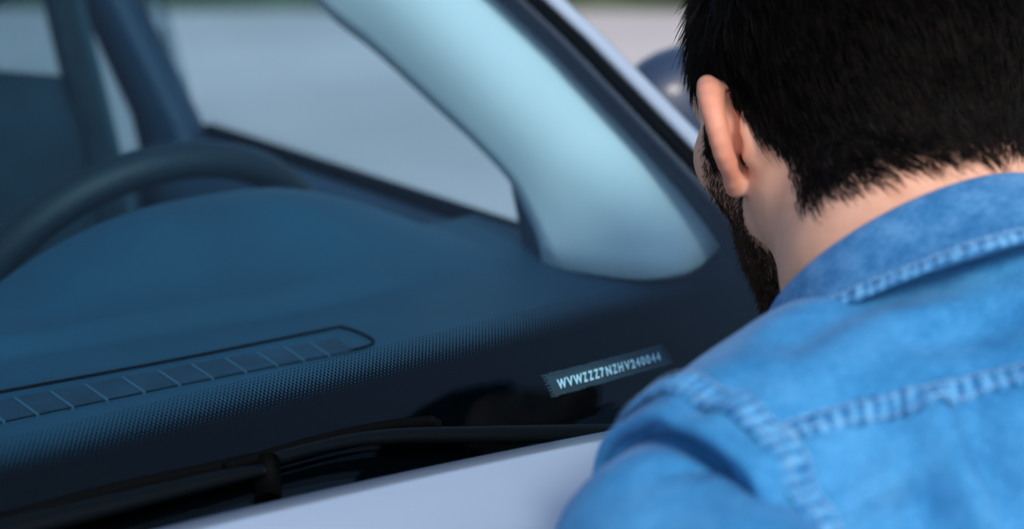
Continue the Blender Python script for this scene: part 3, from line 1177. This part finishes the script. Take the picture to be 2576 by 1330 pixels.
# ---- skin
def skin_mat():
    m, nt, b = new_mat('skin')
    at = nt.nodes.new('ShaderNodeAttribute'); at.attribute_name = 'tone'
    sp = nt.nodes.new('ShaderNodeSeparateColor'); nt.links.new(at.outputs['Color'], sp.inputs[0])
    tc = nt.nodes.new('ShaderNodeTexCoord')
    n1 = nt.nodes.new('ShaderNodeTexNoise'); n1.inputs['Scale'].default_value = 60; n1.inputs['Detail'].default_value = 6
    nt.links.new(tc.outputs['Object'], n1.inputs['Vector'])
    base = nt.nodes.new('ShaderNodeValToRGB')
    base.color_ramp.elements[0].position = .3; base.color_ramp.elements[1].position = .7
    base.color_ramp.elements[0].color = (.63, .33, .222, 1); base.color_ramp.elements[1].color = (.72, .405, .285, 1)
    nt.links.new(n1.outputs['Fac'], base.inputs['Fac'])
    def mix(fac, a, col):
        mx = nt.nodes.new('ShaderNodeMix'); mx.data_type = 'RGBA'
        nt.links.new(fac, mx.inputs['Factor']); nt.links.new(a, mx.inputs['A']); mx.inputs['B'].default_value = (*col, 1)
        return mx.outputs['Result']
    c = mix(sp.outputs[0], base.outputs['Color'], (.62, .255, .175))      # blood red of the ear
    c = mix(sp.outputs[2], c, (.040, .025, .018))                        # stubble
    c = mix(sp.outputs[1], c, (.006, .004, .003))                        # hair roots
    nt.links.new(c, b.inputs['Base Color'])
    b.inputs['Roughness'].default_value = .52
    b.inputs['Specular IOR Level'].default_value = .35
    b.inputs['Subsurface Weight'].default_value = .25
    b.inputs['Subsurface Radius'].default_value = (1.0, .35, .2)
    b.inputs['Subsurface Scale'].default_value = .006
    n2 = nt.nodes.new('ShaderNodeTexNoise'); n2.inputs['Scale'].default_value = 900; n2.inputs['Detail'].default_value = 3
    nt.links.new(tc.outputs['Object'], n2.inputs['Vector'])
    bp = nt.nodes.new('ShaderNodeBump'); bp.inputs['Strength'].default_value = .25; bp.inputs['Distance'].default_value = .0006
    nt.links.new(n2.outputs['Fac'], bp.inputs['Height']); nt.links.new(bp.outputs['Normal'], b.inputs['Normal'])
    return m


SKIN = skin_mat()


def sstep(a, b, x):
    t = np.clip((x - a) / (b - a), 0, 1)
    return t * t * (3 - 2 * t)


def hair_mask(p):
    """1 on the scalp; p in head axes"""
    L, F, U = np.abs(p[:, 0]), p[:, 1], p[:, 2]
    # lower hairline as a function of F: over the ear, round behind it, down to the nape
    hl = np.interp(F, [-.13, -.10, -.085, -.070, -.052, -.038, -.024, -.014, -.004, .006, .011, .046, .053, .066, .08],
                   [-.037, -.041, -.047, -.042, -.024, -.006, .010, .024, .034, .032, -.014, -.014, .046, .070, .086])
    return np.where(F < -.03, sstep(-.007, .013, U - hl), sstep(-.004, .005, U - hl)) * ((L < .0865) | (U > .04))


def beard_mask(p):
    L, F, U = np.abs(p[:, 0]), p[:, 1], p[:, 2]
    back = np.interp(U, [-.12, -.10, -.088, -.068, -.050, -.035, -.020, .01], [-.022, -.020, -.018, -.009, .009, .019, .014, .012])
    front = np.interp(U, [-.12, -.050, -.040, -.030, -.015, .01], [.2, .2, .090, .070, .056, .052])
    m = sstep(-.007, .010, F - back) * sstep(-.003, .006, front - F) * sstep(.012, .004, U)
    return m * (L < .088)


tone = np.zeros((len(HV), 4), np.float32); tone[:, 3] = 1
earzone = sstep(.080, .090, np.abs(HV[:, 0])) * (HV[:, 2] > -.040) * (HV[:, 2] < .05) * (HV[:, 1] > -.034)
tone[:, 0] = earzone * .8
hm, bmk = hair_mask(HV), beard_mask(HV)
hm = np.where(earzone > .15, 0, hm); bmk = np.where(earzone > .3, 0, bmk)
tone[:, 1] = hm * .97
tone[:, 2] = bmk * .5
# hands, each on its sleeve, belong to the same body mesh
ELB = np.array([.33, .30, 1.055]); HANDL = np.array([.44, .10, 1.035])


def hand_mesh(w, fwd, up, s_):
    side = np.cross(fwd, up)
    A_ = np.stack([side, fwd, up])
    g2 = Grid(np.arange(-.07, .07, .004), np.arange(-.08, .20, .004), np.arange(-.05, .05, .004))
    g2.add(g2.cap((0, -.07, 0), (0, .02, 0), .027, .026))
    g2.add(g2.ell((0, .055, 0), (.042, .052, .015)), .02)
    for x, ln, a in ((-.030, .055, -.12), (-.010, .070, -.03), (.011, .065, .04), (.030, .050, .14)):
        k0 = np.array([x, .095, 0]); k1 = k0 + np.array([a * ln * .5, ln * .55, .004]); k2 = k1 + np.array([a * ln * .4, ln * .45, -.008])
        g2.add(g2.cap(k0, k1, .0095, .0085), .006); g2.add(g2.cap(k1, k2, .0085, .007), .003)
    k0 = np.array([s_ * .032, .030, -.004]); k1 = np.array([s_ * .056, .062, -.008]); k2 = np.array([s_ * .062, .090, -.010])
    g2.add(g2.cap(k0, k1, .013, .010), .012); g2.add(g2.cap(k1, k2, .010, .008), .003)
    V, Q = g2.mesh(1)
    return V @ A_ + w, Q


def unit(v):
    return np.asarray(v, float) / np.linalg.norm(v)


body = quads_obj('body', h2w(HV), HQ, SKIN, man)
ca = body.data.color_attributes.new('tone', 'FLOAT_COLOR', 'POINT')
ca.data.foreach_set('color', tone.ravel())
for w, fwd, up, s_ in ((HANDL, unit((.35, -.9, -.1)), unit((.02, -.12, 1)), 1), (np.array([.90, .72, 1.082]), unit((-.75, .55, -.1)), unit((0, 0, 1.0)), -1)):
    up = unit(up - fwd * (up @ fwd))
    V, Q = hand_mesh(w, fwd, up, s_)
    quads_obj('hand', V, Q, SKIN, man)
# eyes
EYE = mat('eye_white', (.75, .73, .70), .2)
IRIS = mat('brown_iris', (.05, .025, .012), .15)
for s_ in (1, -1):
    for nm, off, r, mt in (('eyeball', 0, .0115, EYE), ('iris', .0065, .0060, IRIS)):
        g3 = [[h2w((s_ * .032 + r * math.cos(a) * math.cos(b), .0865 + off + r * math.sin(a), .010 + r * math.cos(a) * math.sin(b))) for b in np.linspace(0, 2 * np.pi, 14, endpoint=False)] for a in np.linspace(-1.55, 1.55, 9)]
        grid_obj(nm, g3, mt, man, close_v=True)

# ---- hair as thin three-sided strands rooted on the head
def strands(name, roots, dirs, length, width, m, parent, curl=.15, seg=5, clump=None, gravity=None):
    n = len(roots)
    t = np.linspace(0, 1, seg)[None, :, None]
    L = length[:, None, None]
    j = rng.normal(size=(n, 3)) * curl
    path = roots[:, None] + dirs[:, None] * L * t + j[:, None] * L * t ** 2
    if gravity is not None:
        path = path + gravity[:, None] * L * t ** 2
    if clump is not None:
        amt, idx = clump
        tip = path[idx]                                   # path of the strand each one leans to
        w = (amt * t ** 1.3)
        shift = tip - tip[:, :1] + (path[:, :1] + (tip[:, :1] - path[:, :1]))
        path = path * (1 - w) + shift * w
    tg = np.gradient(path, axis=1); tg /= np.linalg.norm(tg, axis=2)[:, :, None] + 1e-9
    a = np.cross(tg, rng.normal(size=(n, 1, 3))); a /= np.linalg.norm(a, axis=2)[:, :, None] + 1e-9
    b = np.cross(tg, a)
    w = (width[:, None, None] * (1 - .85 * t ** 1.5))
    ring = [path + w * (math.cos(k) * a + math.sin(k) * b) for k in (0, 2.094, 4.189)]
    V = np.stack(ring, 2).reshape(-1, 3)                  # n, seg, 3
    base = (np.arange(n) * seg * 3)[:, None, None, None]
    s_ = (np.arange(seg - 1) * 3)[None, :, None, None]
    k = np.arange(3)[None, None, :, None]
    k2 = (k + 1) % 3
    Q = np.concatenate([base + s_ + k, base + s_ + k2, base + s_ + 3 + k2, base + s_ + 3 + k], -1).reshape(-1, 4)
    return quads_obj(name, V, Q, m, parent)


def scatter(V, Q, N, weight, n):
    fw = weight[Q].mean(1)
    ar = np.linalg.norm(np.cross(V[Q[:, 2]] - V[Q[:, 0]], V[Q[:, 3]] - V[Q[:, 1]]), axis=1) * fw
    f = rng.choice(len(Q), n, p=ar / ar.sum())
    u, v = rng.random(n)[:, None], rng.random(n)[:, None]
    q = Q[f]
    bl = lambda A: (A[q[:, 0]] * (1 - u) + A[q[:, 1]] * u) * (1 - v) + (A[q[:, 3]] * (1 - u) + A[q[:, 2]] * u) * v
    nn = bl(N)
    return bl(V), nn / np.linalg.norm(nn, axis=1)[:, None]


def hair_mat(name, dark, light):
    m, nt, b = new_mat(name)
    tc = nt.nodes.new('ShaderNodeTexCoord')
    n1 = nt.nodes.new('ShaderNodeTexNoise'); n1.inputs['Scale'].default_value = 140; n1.inputs['Detail'].default_value = 2
    nt.links.new(tc.outputs['Object'], n1.inputs['Vector'])
    r = nt.nodes.new('ShaderNodeValToRGB')
    r.color_ramp.elements[0].position = .4; r.color_ramp.elements[1].position = .75
    r.color_ramp.elements[0].color = (*dark, 1); r.color_ramp.elements[1].color = (*light, 1)
    nt.links.new(n1.outputs['Fac'], r.inputs['Fac']); nt.links.new(r.outputs['Color'], b.inputs['Base Color'])
    b.inputs['Roughness'].default_value = .48
    b.inputs['Specular IOR Level'].default_value = .10
    return m


HAIR = hair_mat('black_brown_hair', (.0018, .0015, .0013), (.010, .0068, .0050))  # paler noise puts a sheen of the locks into the colour
BEARD = hair_mat('dark_brown_beard', (.014, .008, .005), (.095, .052, .032))
clean = (earzone < .1).astype(float)
p, nn = scatter(HV, HQ, HN, hm * clean * (1 + 1.2 * sstep(.03, -.02, HV[:, 2])), 46000)
Lp, Fp, Up = p[:, 0], p[:, 1], p[:, 2]
crown = np.array([0, -.045, .13])
fl = p - crown
down = np.stack([Lp * .2, -.25 - .2 * (Fp < 0) + 1.1 * sstep(.0, .07, Fp) * sstep(.05, .1, Up), -1.0 + 0 * Up], 1)
down[:, 2] = np.where(Up > .085, -.2, -1.0)
down[:, 0] += -np.sign(Lp) * .55 * sstep(.01, -.03, Up)
down[:, :2] += fl[:, :2] * np.where(Up > .075, 6, 1.0)[:, None]
tang = down - nn * (down * nn).sum(1)[:, None]
tang /= np.linalg.norm(tang, axis=1)[:, None]
lo = sstep(-.02, .06, Up)
dirn = tang * 1.0 + nn * (.16 + .28 * lo)[:, None] + rng.normal(size=p.shape) * .07
dirn /= np.linalg.norm(dirn, axis=1)[:, None]
length = (.013 + .019 * sstep(-.03, .04, Up) + .012 * sstep(.04, .09, Up)) * rng.uniform(.7, 1.15, len(p))
side = sstep(.0, -.03, np.abs(Lp) - .078)
front_side = (Fp > -.03) & (Up < .05)
length = np.where(front_side, length * np.where(Fp > .0, .32, .5), length)
# lean strands to the nearest of a set of leaders
lead = rng.choice(len(p), 1500, replace=False)
nearest = np.empty(len(p), int)
for a in range(0, len(p), 1000):
    d2 = ((p[a:a + 1000, None] - p[lead][None]) ** 2).sum(-1)
    nearest[a:a + 1000] = lead[d2.argmin(1)]
amt = (rng.uniform(.15, .65, len(p)) * (.45 + .55 * lo))[:, None, None]
hair = strands('hair', h2w(p), dirn @ HM, length, (.00020 + .00020 * sstep(-.03, .03, Up)), HAIR, man, .07, 5, (amt, nearest), (-nn * .25) @ HM)
# beard
p, nn = scatter(HV, HQ, HN, bmk * clean, 12000)
dn = np.stack([0 * p[:, 0], .25 - .5 * sstep(-.06, -.10, p[:, 2]) * 0, -1.0 + 0 * p[:, 2]], 1) + np.array([0, -.5, 0]) * sstep(.03, .0, p[:, 1])[:, None]
tang = dn - nn * (dn * nn).sum(1)[:, None]
tang /= np.linalg.norm(tang, axis=1)[:, None] + 1e-9
dirn = tang + nn * .55 + rng.normal(size=p.shape) * .22
dirn /= np.linalg.norm(dirn, axis=1)[:, None]
length = (.0040 + .0050 * sstep(-.02, -.07, p[:, 2])) * rng.uniform(.6, 1.25, len(p))
lead = rng.choice(len(p), 900, replace=False)
nearest = np.concatenate([lead[((p[a:a + 1000, None] - p[lead][None]) ** 2).sum(-1).argmin(1)] for a in range(0, len(p), 1000)])
strands('beard', h2w(p), dirn @ HM, length, np.full(len(p), .00022), BEARD, man, .22, 4, (rng.uniform(0, .5, len(p))[:, None, None], nearest))
# eyebrows
for s_ in (1, -1):
    n = 260
    t = rng.random(n)
    q = np.stack([s_ * (.014 + .038 * t), .097 - .022 * t ** 2, .026 + .006 * np.sin(t * 2.6)], 1) + rng.normal(size=(n, 3)) * np.array([.001, .001, .0022])
    d = np.tile([s_ * .8, .35, .25], (n, 1)) + rng.normal(size=(n, 3)) * .2
    strands('eyebrow', h2w(q), d @ HM, rng.uniform(.006, .010, n), np.full(n, .00022), BEARD, man, .15, 4)

# ---- denim shirt
def denim_mat(name, dark, mid, light, weave=1.0, cloud=18):
    m, nt, b = new_mat(name)
    tc = nt.nodes.new('ShaderNodeTexCoord')
    def noise(sc_, det, rough=.5, vec=None):
        n = nt.nodes.new('ShaderNodeTexNoise'); n.inputs['Scale'].default_value = sc_; n.inputs['Detail'].default_value = det
        n.inputs['Roughness'].default_value = rough
        nt.links.new(vec or tc.outputs['Object'], n.inputs['Vector'])
        return n.outputs['Fac']
    mp = nt.nodes.new('ShaderNodeMapping'); mp.inputs['Scale'].default_value = (.25, 1.6, 1.6); mp.inputs['Rotation'].default_value = (.3, .5, .6)
    nt.links.new(tc.outputs['Object'], mp.inputs['Vector'])
    a = noise(cloud, 6, .68)
    s = noise(420, 3, .6, mp.outputs[0])
    w = noise(1400, 1)
    def M(op, x, y):
        n = nt.nodes.new('ShaderNodeMath'); n.operation = op
        for i, v in enumerate((x, y)):
            if isinstance(v, (int, float)): n.inputs[i].default_value = v
            else: nt.links.new(v, n.inputs[i])
        return n.outputs[0]
    f = M('ADD', M('MULTIPLY', a, .62), M('ADD', M('MULTIPLY', s, .26 * weave), M('MULTIPLY', w, .12 * weave)))
    if weave < 1:
        f = M('ADD', f, .19 * (1 - weave))
    r = nt.nodes.new('ShaderNodeValToRGB')
    e = r.color_ramp.elements
    e[0].position = .36; e[0].color = (*dark, 1)
    e[1].position = .66; e[1].color = (*light, 1)
    k = e.new(.5); k.color = (*mid, 1)
    nt.links.new(f, r.inputs['Fac']); nt.links.new(r.outputs['Color'], b.inputs['Base Color'])
    b.inputs['Roughness'].default_value = .88
    b.inputs['Specular IOR Level'].default_value = .15
    b.inputs['Sheen Weight'].default_value = .08
    b.inputs['Sheen Roughness'].default_value = .4
    bp = nt.nodes.new('ShaderNodeBump'); bp.inputs['Strength'].default_value = .35; bp.inputs['Distance'].default_value = .0009
    nt.links.new(M('ADD', s, M('MULTIPLY', w, .8)), bp.inputs['Height']); nt.links.new(bp.outputs['Normal'], b.inputs['Normal'])
    return m


DENIM = denim_mat('washed_blue_denim', (.011, .115, .29), (.032, .20, .44), (.068, .285, .56), 1.15)
DENIM_SLEEVE = DENIM
DENIM_COLLAR = denim_mat('collar_denim', (.008, .08, .23), (.03, .16, .37), (.09, .26, .50), 1.3, 60)
SEAM = denim_mat('worn_seam_denim', (.010, .095, .27), (.045, .22, .47), (.13, .37, .63), .6, 90)
_nt = SEAM.node_tree                                        # ridges of the puckers are rubbed pale
_at = _nt.nodes.new('ShaderNodeAttribute'); _at.attribute_name = 'wear'
_rp = [n for n in _nt.nodes if n.type == 'VALTORGB'][0]
_old = _rp.inputs['Fac'].links[0].from_socket
_ma = _nt.nodes.new('ShaderNodeMath'); _ma.operation = 'MULTIPLY_ADD'; _ma.inputs[1].default_value = .24; _ma.inputs[2].default_value = -.13
_mb = _nt.nodes.new('ShaderNodeMath'); _mb.operation = 'ADD'
_nt.links.new(_at.outputs['Fac'], _ma.inputs[0]); _nt.links.new(_ma.outputs[0], _mb.inputs[0]); _nt.links.new(_old, _mb.inputs[1]); _nt.links.new(_mb.outputs[0], _rp.inputs['Fac'])
THREAD = mat('pale_blue_thread', (.28, .46, .66), .7, .2)
JEANS = denim_mat('dark_jeans_denim', (.010, .016, .035), (.018, .03, .06), (.04, .06, .10), 1.0, 30)

nA = np.array([-.81, -.27, -.52]) @ C3                       # out of the left arm hole
lo_, hi_ = np.array([.20, .0, .72]), np.array([1.32, 1.0, 1.40])
G = Grid(np.arange(lo_[0], hi_[0], .007), np.arange(lo_[1], hi_[1], .007), np.arange(lo_[2], hi_[2], .007))
spine1 = NB + (PEL - NB) * .35 + np.array([0, -.02, .02])
chestA = np.stack([sx, unit(np.cross(PEL - NB, sx)), unit(np.cross(sx, np.cross(PEL - NB, sx)))])
G.add(G.cap(SLc, SLc + sx * .10, .072, .071))
G.add(G.cap(SLc + sx * .05, NB - nk * .006 - sx * .035, .062, .046), .03)
G.add(G.cap(SRc, SRc - sx * .08, .076, .074), .03)
G.add(G.cap(SRc - sx * .05, NB + nk * .012 + sx * .03, .068, .056), .03)
mid = (SLc + SRc) / 2
G.add(G.ell(mid + (PEL - mid) * .28, (.205, .125, .22), chestA), .05)
G.add(G.cap(P(2150, 1190, .855), P(2560, 985, .905), .053, .078), .05)
G.add(G.cap(P(2560, 985, .905), P(3000, 970, .92), .075, .085), .05)
G.add(G.cap(P(2350, 1250, .855), P(2900, 1350, .88), .095, .12), .06)
G.add(G.cap(P(2050, 1300, .84), P(2400, 1600, .87), .075, .10), .06)
G.add(G.cap(mid + (PEL - mid) * .55, PEL, .155, .16), .06)
G.add(G.cap(NECK - nk * .105, NECK - nk * .050, .110, .073), .02)
# collar opening and arm holes
G.cut(G.cap(NECK - nk * .012, NECK + nk * .2, .064, .07), .006)
G.cut(G.plane(SLc, -nA), .004) if False else None
d_ = np.maximum(-G.plane(SLc, nA), G.cap(SLc - nA * .02, SLc + nA * .3, .14))
G.cut(d_, .003)
G.cut(G.cap(SLc - nA * .03, SLc + nA * .2, .055, .062), .006)
d_ = np.maximum(-G.plane(SRc, -nA), G.cap(SRc + nA * .02, SRc - nA * .3, .14))
G.cut(d_, .003)
TV, TQ = G.mesh(4)
TN = vnormals(TV, TQ)
# soft folds: dents and ridges along lines marked on the back
tree = BVHTree.FromPolygons([tuple(v) for v in TV], [tuple(q) for q in TQ])


def hit(px, py, tr=None):
    r = Vector(ray(px, py)); r.normalize()
    loc, n, i, d = (tr or tree).ray_cast(Vector(CAM), r)
    return None if loc is None else (np.array(loc), np.array(n))


def fold(pix, width, depth):
    global TV
    pts = [hit(*q) for q in pix]
    pts = [q[0] for q in pts if q is not None]
    if len(pts) < 2:
        return
    c = spline(pts, 24)
    d2 = np.full(len(TV), 9.0)
    for q in c:
        d2 = np.minimum(d2, ((TV - q) ** 2).sum(1))
    ends = np.minimum(1, 1)
    TV += TN * (depth * np.exp(-d2 / (width * width)) * ends)[:, None]


fold([(1945, 1108), (2060, 1062), (2200, 1030), (2400, 985), (2575, 938), (2750, 895)], .009, -.004)   # yoke seam valley
fold([(1960, 1150), (2080, 1120), (2220, 1080), (2400, 1030), (2600, 980)], .016, .006)
fold([(2030, 1225), (2100, 1175), (2190, 1120)], .0115, -.015)
fold([(2060, 1290), (2140, 1240), (2230, 1190)], .014, .009)
fold([(2270, 1060), (2300, 1140), (2350, 1260)], .009, -.009)
fold([(2340, 1040), (2390, 1140), (2450, 1290)], .010, .007)
fold([(2420, 1030), (2470, 1130), (2540, 1260)], .009, -.008)
fold([(2130, 1310), (2250, 1270), (2330, 1320)], .015, -.011)
fold([(1880, 905), (1930, 850), (1990, 800), (2060, 765)], .013, .003)      # bulge that hides the collar tip
fold([(2000, 850), (2080, 800), (2200, 745), (2340, 700)], .014, -.005)
fold([(1960, 960), (2080, 900), (2230, 850)], .018, .005)
fold([(1760, 1010), (1860, 975), (1960, 985)], .010, -.007)
fold([(2280, 850), (2400, 830), (2560, 790)], .010, -.006)
fold([(1940, 1050), (2010, 1040), (2100, 1010)], .010, -.005)
TV += TN * (.0016 * np.sin(TV[:, 0] * 70 + 3 * np.sin(TV[:, 1] * 40)) * np.sin(TV[:, 2] * 55 + TV[:, 1] * 30))[:, None]
shirt = quads_obj('shirt', TV, TQ, DENIM, man)
TN = vnormals(TV, TQ)
tree = BVHTree.FromPolygons([tuple(v) for v in TV], [tuple(q) for q in TQ])


def seam_ribbon(name, path, nrm, width, parent, m, pucker=.007, height=.0016, close=False, seed=0):
    """a felled seam: padded strip with puckers, plus two rows of stitches"""
    path = np.asarray(path); nrm = np.asarray(nrm)
    seglen = np.concatenate([[0], np.cumsum(np.linalg.norm(np.diff(path, axis=0), axis=1))])
    n = int(seglen[-1] / .0014)
    u = np.linspace(0, seglen[-1], n)
    path = np.stack([np.interp(u, seglen, path[:, k]) for k in range(3)], 1)
    nrm = np.stack([np.interp(u, seglen, nrm[:, k]) for k in range(3)], 1)
    nrm /= np.linalg.norm(nrm, axis=1)[:, None]
    t = np.gradient(path, axis=0); t /= np.linalg.norm(t, axis=1)[:, None]
    s = np.cross(t, nrm)
    rows, wear = [], []
    ph = np.cumsum(rng.uniform(.6, 1.4, n)) * (.0014 / pucker) * 2 * np.pi
    for k in np.linspace(-1, 1, 9):
        prof = (1 - abs(k) ** 3)
        pk = .5 + .5 * np.sin(ph + k * .9)
        wear.append(np.clip(prof * .25 + pk * .75, 0, 1))
        rows.append(path + s * (width / 2 * k) + nrm * (height * prof * (.35 + .9 * pk) + .0003)[:, None])
    o = grid_obj(name, rows, m, parent)
    at = o.data.attributes.new('wear', 'FLOAT', 'POINT')
    at.data.foreach_set('value', np.concatenate(wear).astype(np.float32))
    sv, sf = [], []
    for k in (-.62, .62):
        st = .0034
        for i in range(int(u[-1] / st)):
            c = i * st + .0008
            i0, i1 = np.searchsorted(u, c), np.searchsorted(u, c + st * .62)
            if i1 >= n:
                break
            a = path[i0] + s[i0] * width / 2 * k + nrm[i0] * (height * 1.35)
            b = path[i1] + s[i1] * width / 2 * k + nrm[i1] * (height * 1.35)
            r = .00035
            base = len(sv)
            for q, ii in ((a, i0), (b, i1)):
                sv += [q + s[ii] * r, q + nrm[ii] * r, q - s[ii] * r]
            sf += [(base, base + 3, base + 4, base + 1), (base + 1, base + 4, base + 5, base + 2), (base, base + 1, base + 2), (base + 3, base + 5, base + 4)]
    if sv:
        q = mesh_obj('stitching', sv, sf, THREAD, parent, False)
        q['kind'] = 'stuff'
    return o


# yoke seam across the back
pix = spline([(1945, 1106), (2020, 1078), (2120, 1050), (2250, 1018), (2400, 985), (2500, 962), (2600, 938), (2760, 898), (2950, 858), (3150, 822)], 76)
hs = [hit(*q) for q in pix]
hs = [h for h in hs if h is not None]
seam_ribbon('yoke_seam', [h[0] + h[1] * .0006 for h in hs], [h[1] for h in hs], .013, shirt, SEAM, .0075, .0022)

# left arm hole: rolled edge and felled seam running round it
e_a = unit(np.cross(nA, [0, 0, 1.0])); e_b = np.cross(nA, e_a)
th = np.linspace(0, 2 * np.pi, 160, endpoint=False)
ring, ring2, nn2 = [], [], []
for a in th:
    rad = math.cos(a) * e_a + math.sin(a) * e_b
    loc, n_, i_, d_ = tree.ray_cast(Vector(SLc - nA * .006 + rad * .3), Vector(-rad))
    loc = np.array(loc) if loc is not None else SLc + rad * .076
    rr = min(np.linalg.norm(loc - (SLc - nA * .006)), .105)
    ring.append(SLc + rad * (rr - .0005) - nA * .003)
    loc2, n2_, i_, d_ = tree.ray_cast(Vector(SLc - nA * .019 + rad * .3), Vector(-rad))
    if loc2 is None:
        loc2, n2_ = Vector(SLc - nA * .019 + rad * .078), Vector(rad)
    ring2.append(np.array(loc2)); nn2.append(np.array(n2_))
ring = np.array(ring)
for _ in range(6):
    ring = (np.roll(ring, 1, 0) + ring * 2 + np.roll(ring, -1, 0)) / 4
    ring2 = list((np.roll(np.array(ring2), 1, 0) + np.array(ring2) * 2 + np.roll(np.array(ring2), -1, 0)) / 4)
k = 10
rows = []
for i in range(160):
    c = ring[i]; rad = unit(c - SLc - nA * ((c - SLc) @ nA))
    rows.append([c + .0042 * (math.cos(b) * rad + 1.5 * math.sin(b) * nA) - .003 * rad for b in np.linspace(0, 2 * np.pi, k, endpoint=False)])
grid_obj('arm_hole_edge', rows, DENIM, shirt, close_u=True, close_v=True)
r2 = np.array(ring2 + ring2[:1]); n2 = np.array(nn2 + nn2[:1])
seam_ribbon('arm_hole_seam', r2 + n2 * .0008, n2, .017, shirt, SEAM, .0066, .0026)

# sleeves
def sleeve(path, rads, name, n=70, k=48):
    c = spline(path, n)
    r = np.interp(np.linspace(0, 1, n), np.linspace(0, 1, len(rads)), rads)
    g_ = tube_pts(c, r, k, 1.0, (.1, .2, 1))
    ctr = c[:, None]
    d = g_ - ctr
    tt = np.linspace(0, 1, n)[:, None]
    aa = np.linspace(0, 2 * np.pi, k, endpoint=False)[None]
    wr = 1 + .035 * np.sin(aa * 3 + tt * 19) * np.sin(tt * 33 + 2 * np.sin(aa)) + .02 * np.sin(tt * 70 + aa * 2) + .03 * np.sin(aa * 2 + tt * 8)
    g_ = ctr + d * wr[..., None]
    return grid_obj(name, g_, DENIM_SLEEVE, shirt, thick=.0015, close_v=True)


el = ELB
sleeve([SLc - nA * .035, SLc + nA * .015 + np.array([0, -.005, -.004]), SLc + (el - SLc) * .45 + np.array([-.015, 0, .012]), el, el + (HANDL - el) * .35 + np.array([.0, -.02, .004]), HANDL + np.array([0, .02, .004])],
       [.057, .058, .057, .053, .046, .036], 'sleeve')
elr = SRc + np.array([.18, .10, -.10])
hr = np.array([.90, .72, 1.082])
sleeve([SRc + nA * .04, SRc - nA * .02, SRc + (elr - SRc) * .5, elr, elr + (hr - elr) * .5, hr - unit((-.75, .55, -.1)) * .03], [.066, .066, .060, .055, .046, .036], 'sleeve')

# collar: stand inside, leaf folded over it
e_a = unit(np.cross(nk, AF)); e_b = unit(np.cross(nk, e_a))
def ringpt(a, r, h):
    return NECK + nk * h + (e_a * math.cos(a) + e_b * math.sin(a)) * r
# find the angles that face the camera left (front end) and the back of the neck
FR = unit(HM[1] - nk * (HM[1] @ nk))                          # towards his front
a_front = math.atan2(FR @ e_b, FR @ e_a)
aa = np.linspace(a_front + .28, a_front + 2 * np.pi - .28, 120)
rows = []
prof = [(-.006, -.034), (-.003, -.015), (-.002, -.004), (.0005, .0005), (.004, .0012), (.0075, -.002), (.011, -.012), (.0165, -.026), (.023, -.040), (.0275, -.049), (.0285, -.0505), (.0265, -.0505)]
cl_rows = []
for j, (dr, dh) in enumerate(prof):
    r_ = []
    for i, a in enumerate(aa):
        e = min(i, len(aa) - 1 - i) / (len(aa) - 1)
        grow = 1 + .25 * max(0, 1 - e * 5)                     # collar points are longer
        wob = .0012 * math.sin(a * 7 + j) * (dh < -.02)
        grow *= 1 - .30 * math.exp(-((e - .28) / .12) ** 2)
        r_.append(ringpt(a, .080 + dr + wob, dh * (grow if dr > .01 else 1)))
    cl_rows.append(r_)
collar = grid_obj('collar', cl_rows, DENIM_COLLAR, shirt, thick=.0012)
edge_path = np.array(cl_rows[9]); prev = np.array(cl_rows[8])
en = np.cross(np.gradient(edge_path, axis=0), prev - edge_path)
en /= np.linalg.norm(en, axis=1)[:, None]
outw = edge_path - NECK
en *= np.sign((en * outw).sum(1))[:, None]
seam_ribbon('collar_edge_seam', edge_path * .9 + prev * .1 + en * .0016, en, .0085, shirt, SEAM, .0062, .0017)

# jeans, belt line and shoes, out of the picture below the bonnet
G = Grid(np.arange(.72, 1.42, .014), np.arange(-.12, .72, .014), np.arange(.06, 1.0, .014))
G.add(G.ell(PEL + np.array([0, 0, -.03]), (.175, .15, .15)))
for s_, ft in ((-1, np.array([1.02, .36, .07])), (1, np.array([1.18, .10, .07]))):
    hip = PEL + np.array([.03 * s_ * 1.0, -.09 * s_, -.06]); kn = (hip + ft) / 2 + np.array([-.01, .05, .02])
    G.add(G.cap(hip, kn, .095, .070), .04); G.add(G.cap(kn, ft, .068, .055), .03)
V, Q = G.mesh(2)
quads_obj('jeans', V, Q, JEANS, man)
SHOE = mat('brown_shoe', (.07, .04, .025), .5, .4)
for ft in (np.array([1.02, .36, 0]), np.array([1.18, .10, 0])):
    G = Grid(np.arange(ft[0] - .2, ft[0] + .2, .010), np.arange(ft[1] - .2, ft[1] + .32, .010), np.arange(-.03, .16, .010))
    fd = np.array([-.35, .94, 0])
    G.add(G.cap(ft + np.array([0, 0, .05]), ft + fd * .17 + np.array([0, 0, .042]), .046, .038))
    G.add(G.cap(ft + np.array([0, 0, .05]), ft + np.array([0, 0, .11]), .045, .043), .03)
    G.cut(-(G.plane((0, 0, .004), (0, 0, 1.0))) * -1, .004)
    V, Q = G.mesh(1)
    quads_obj('shoe', V, Q, SHOE, man)
del G
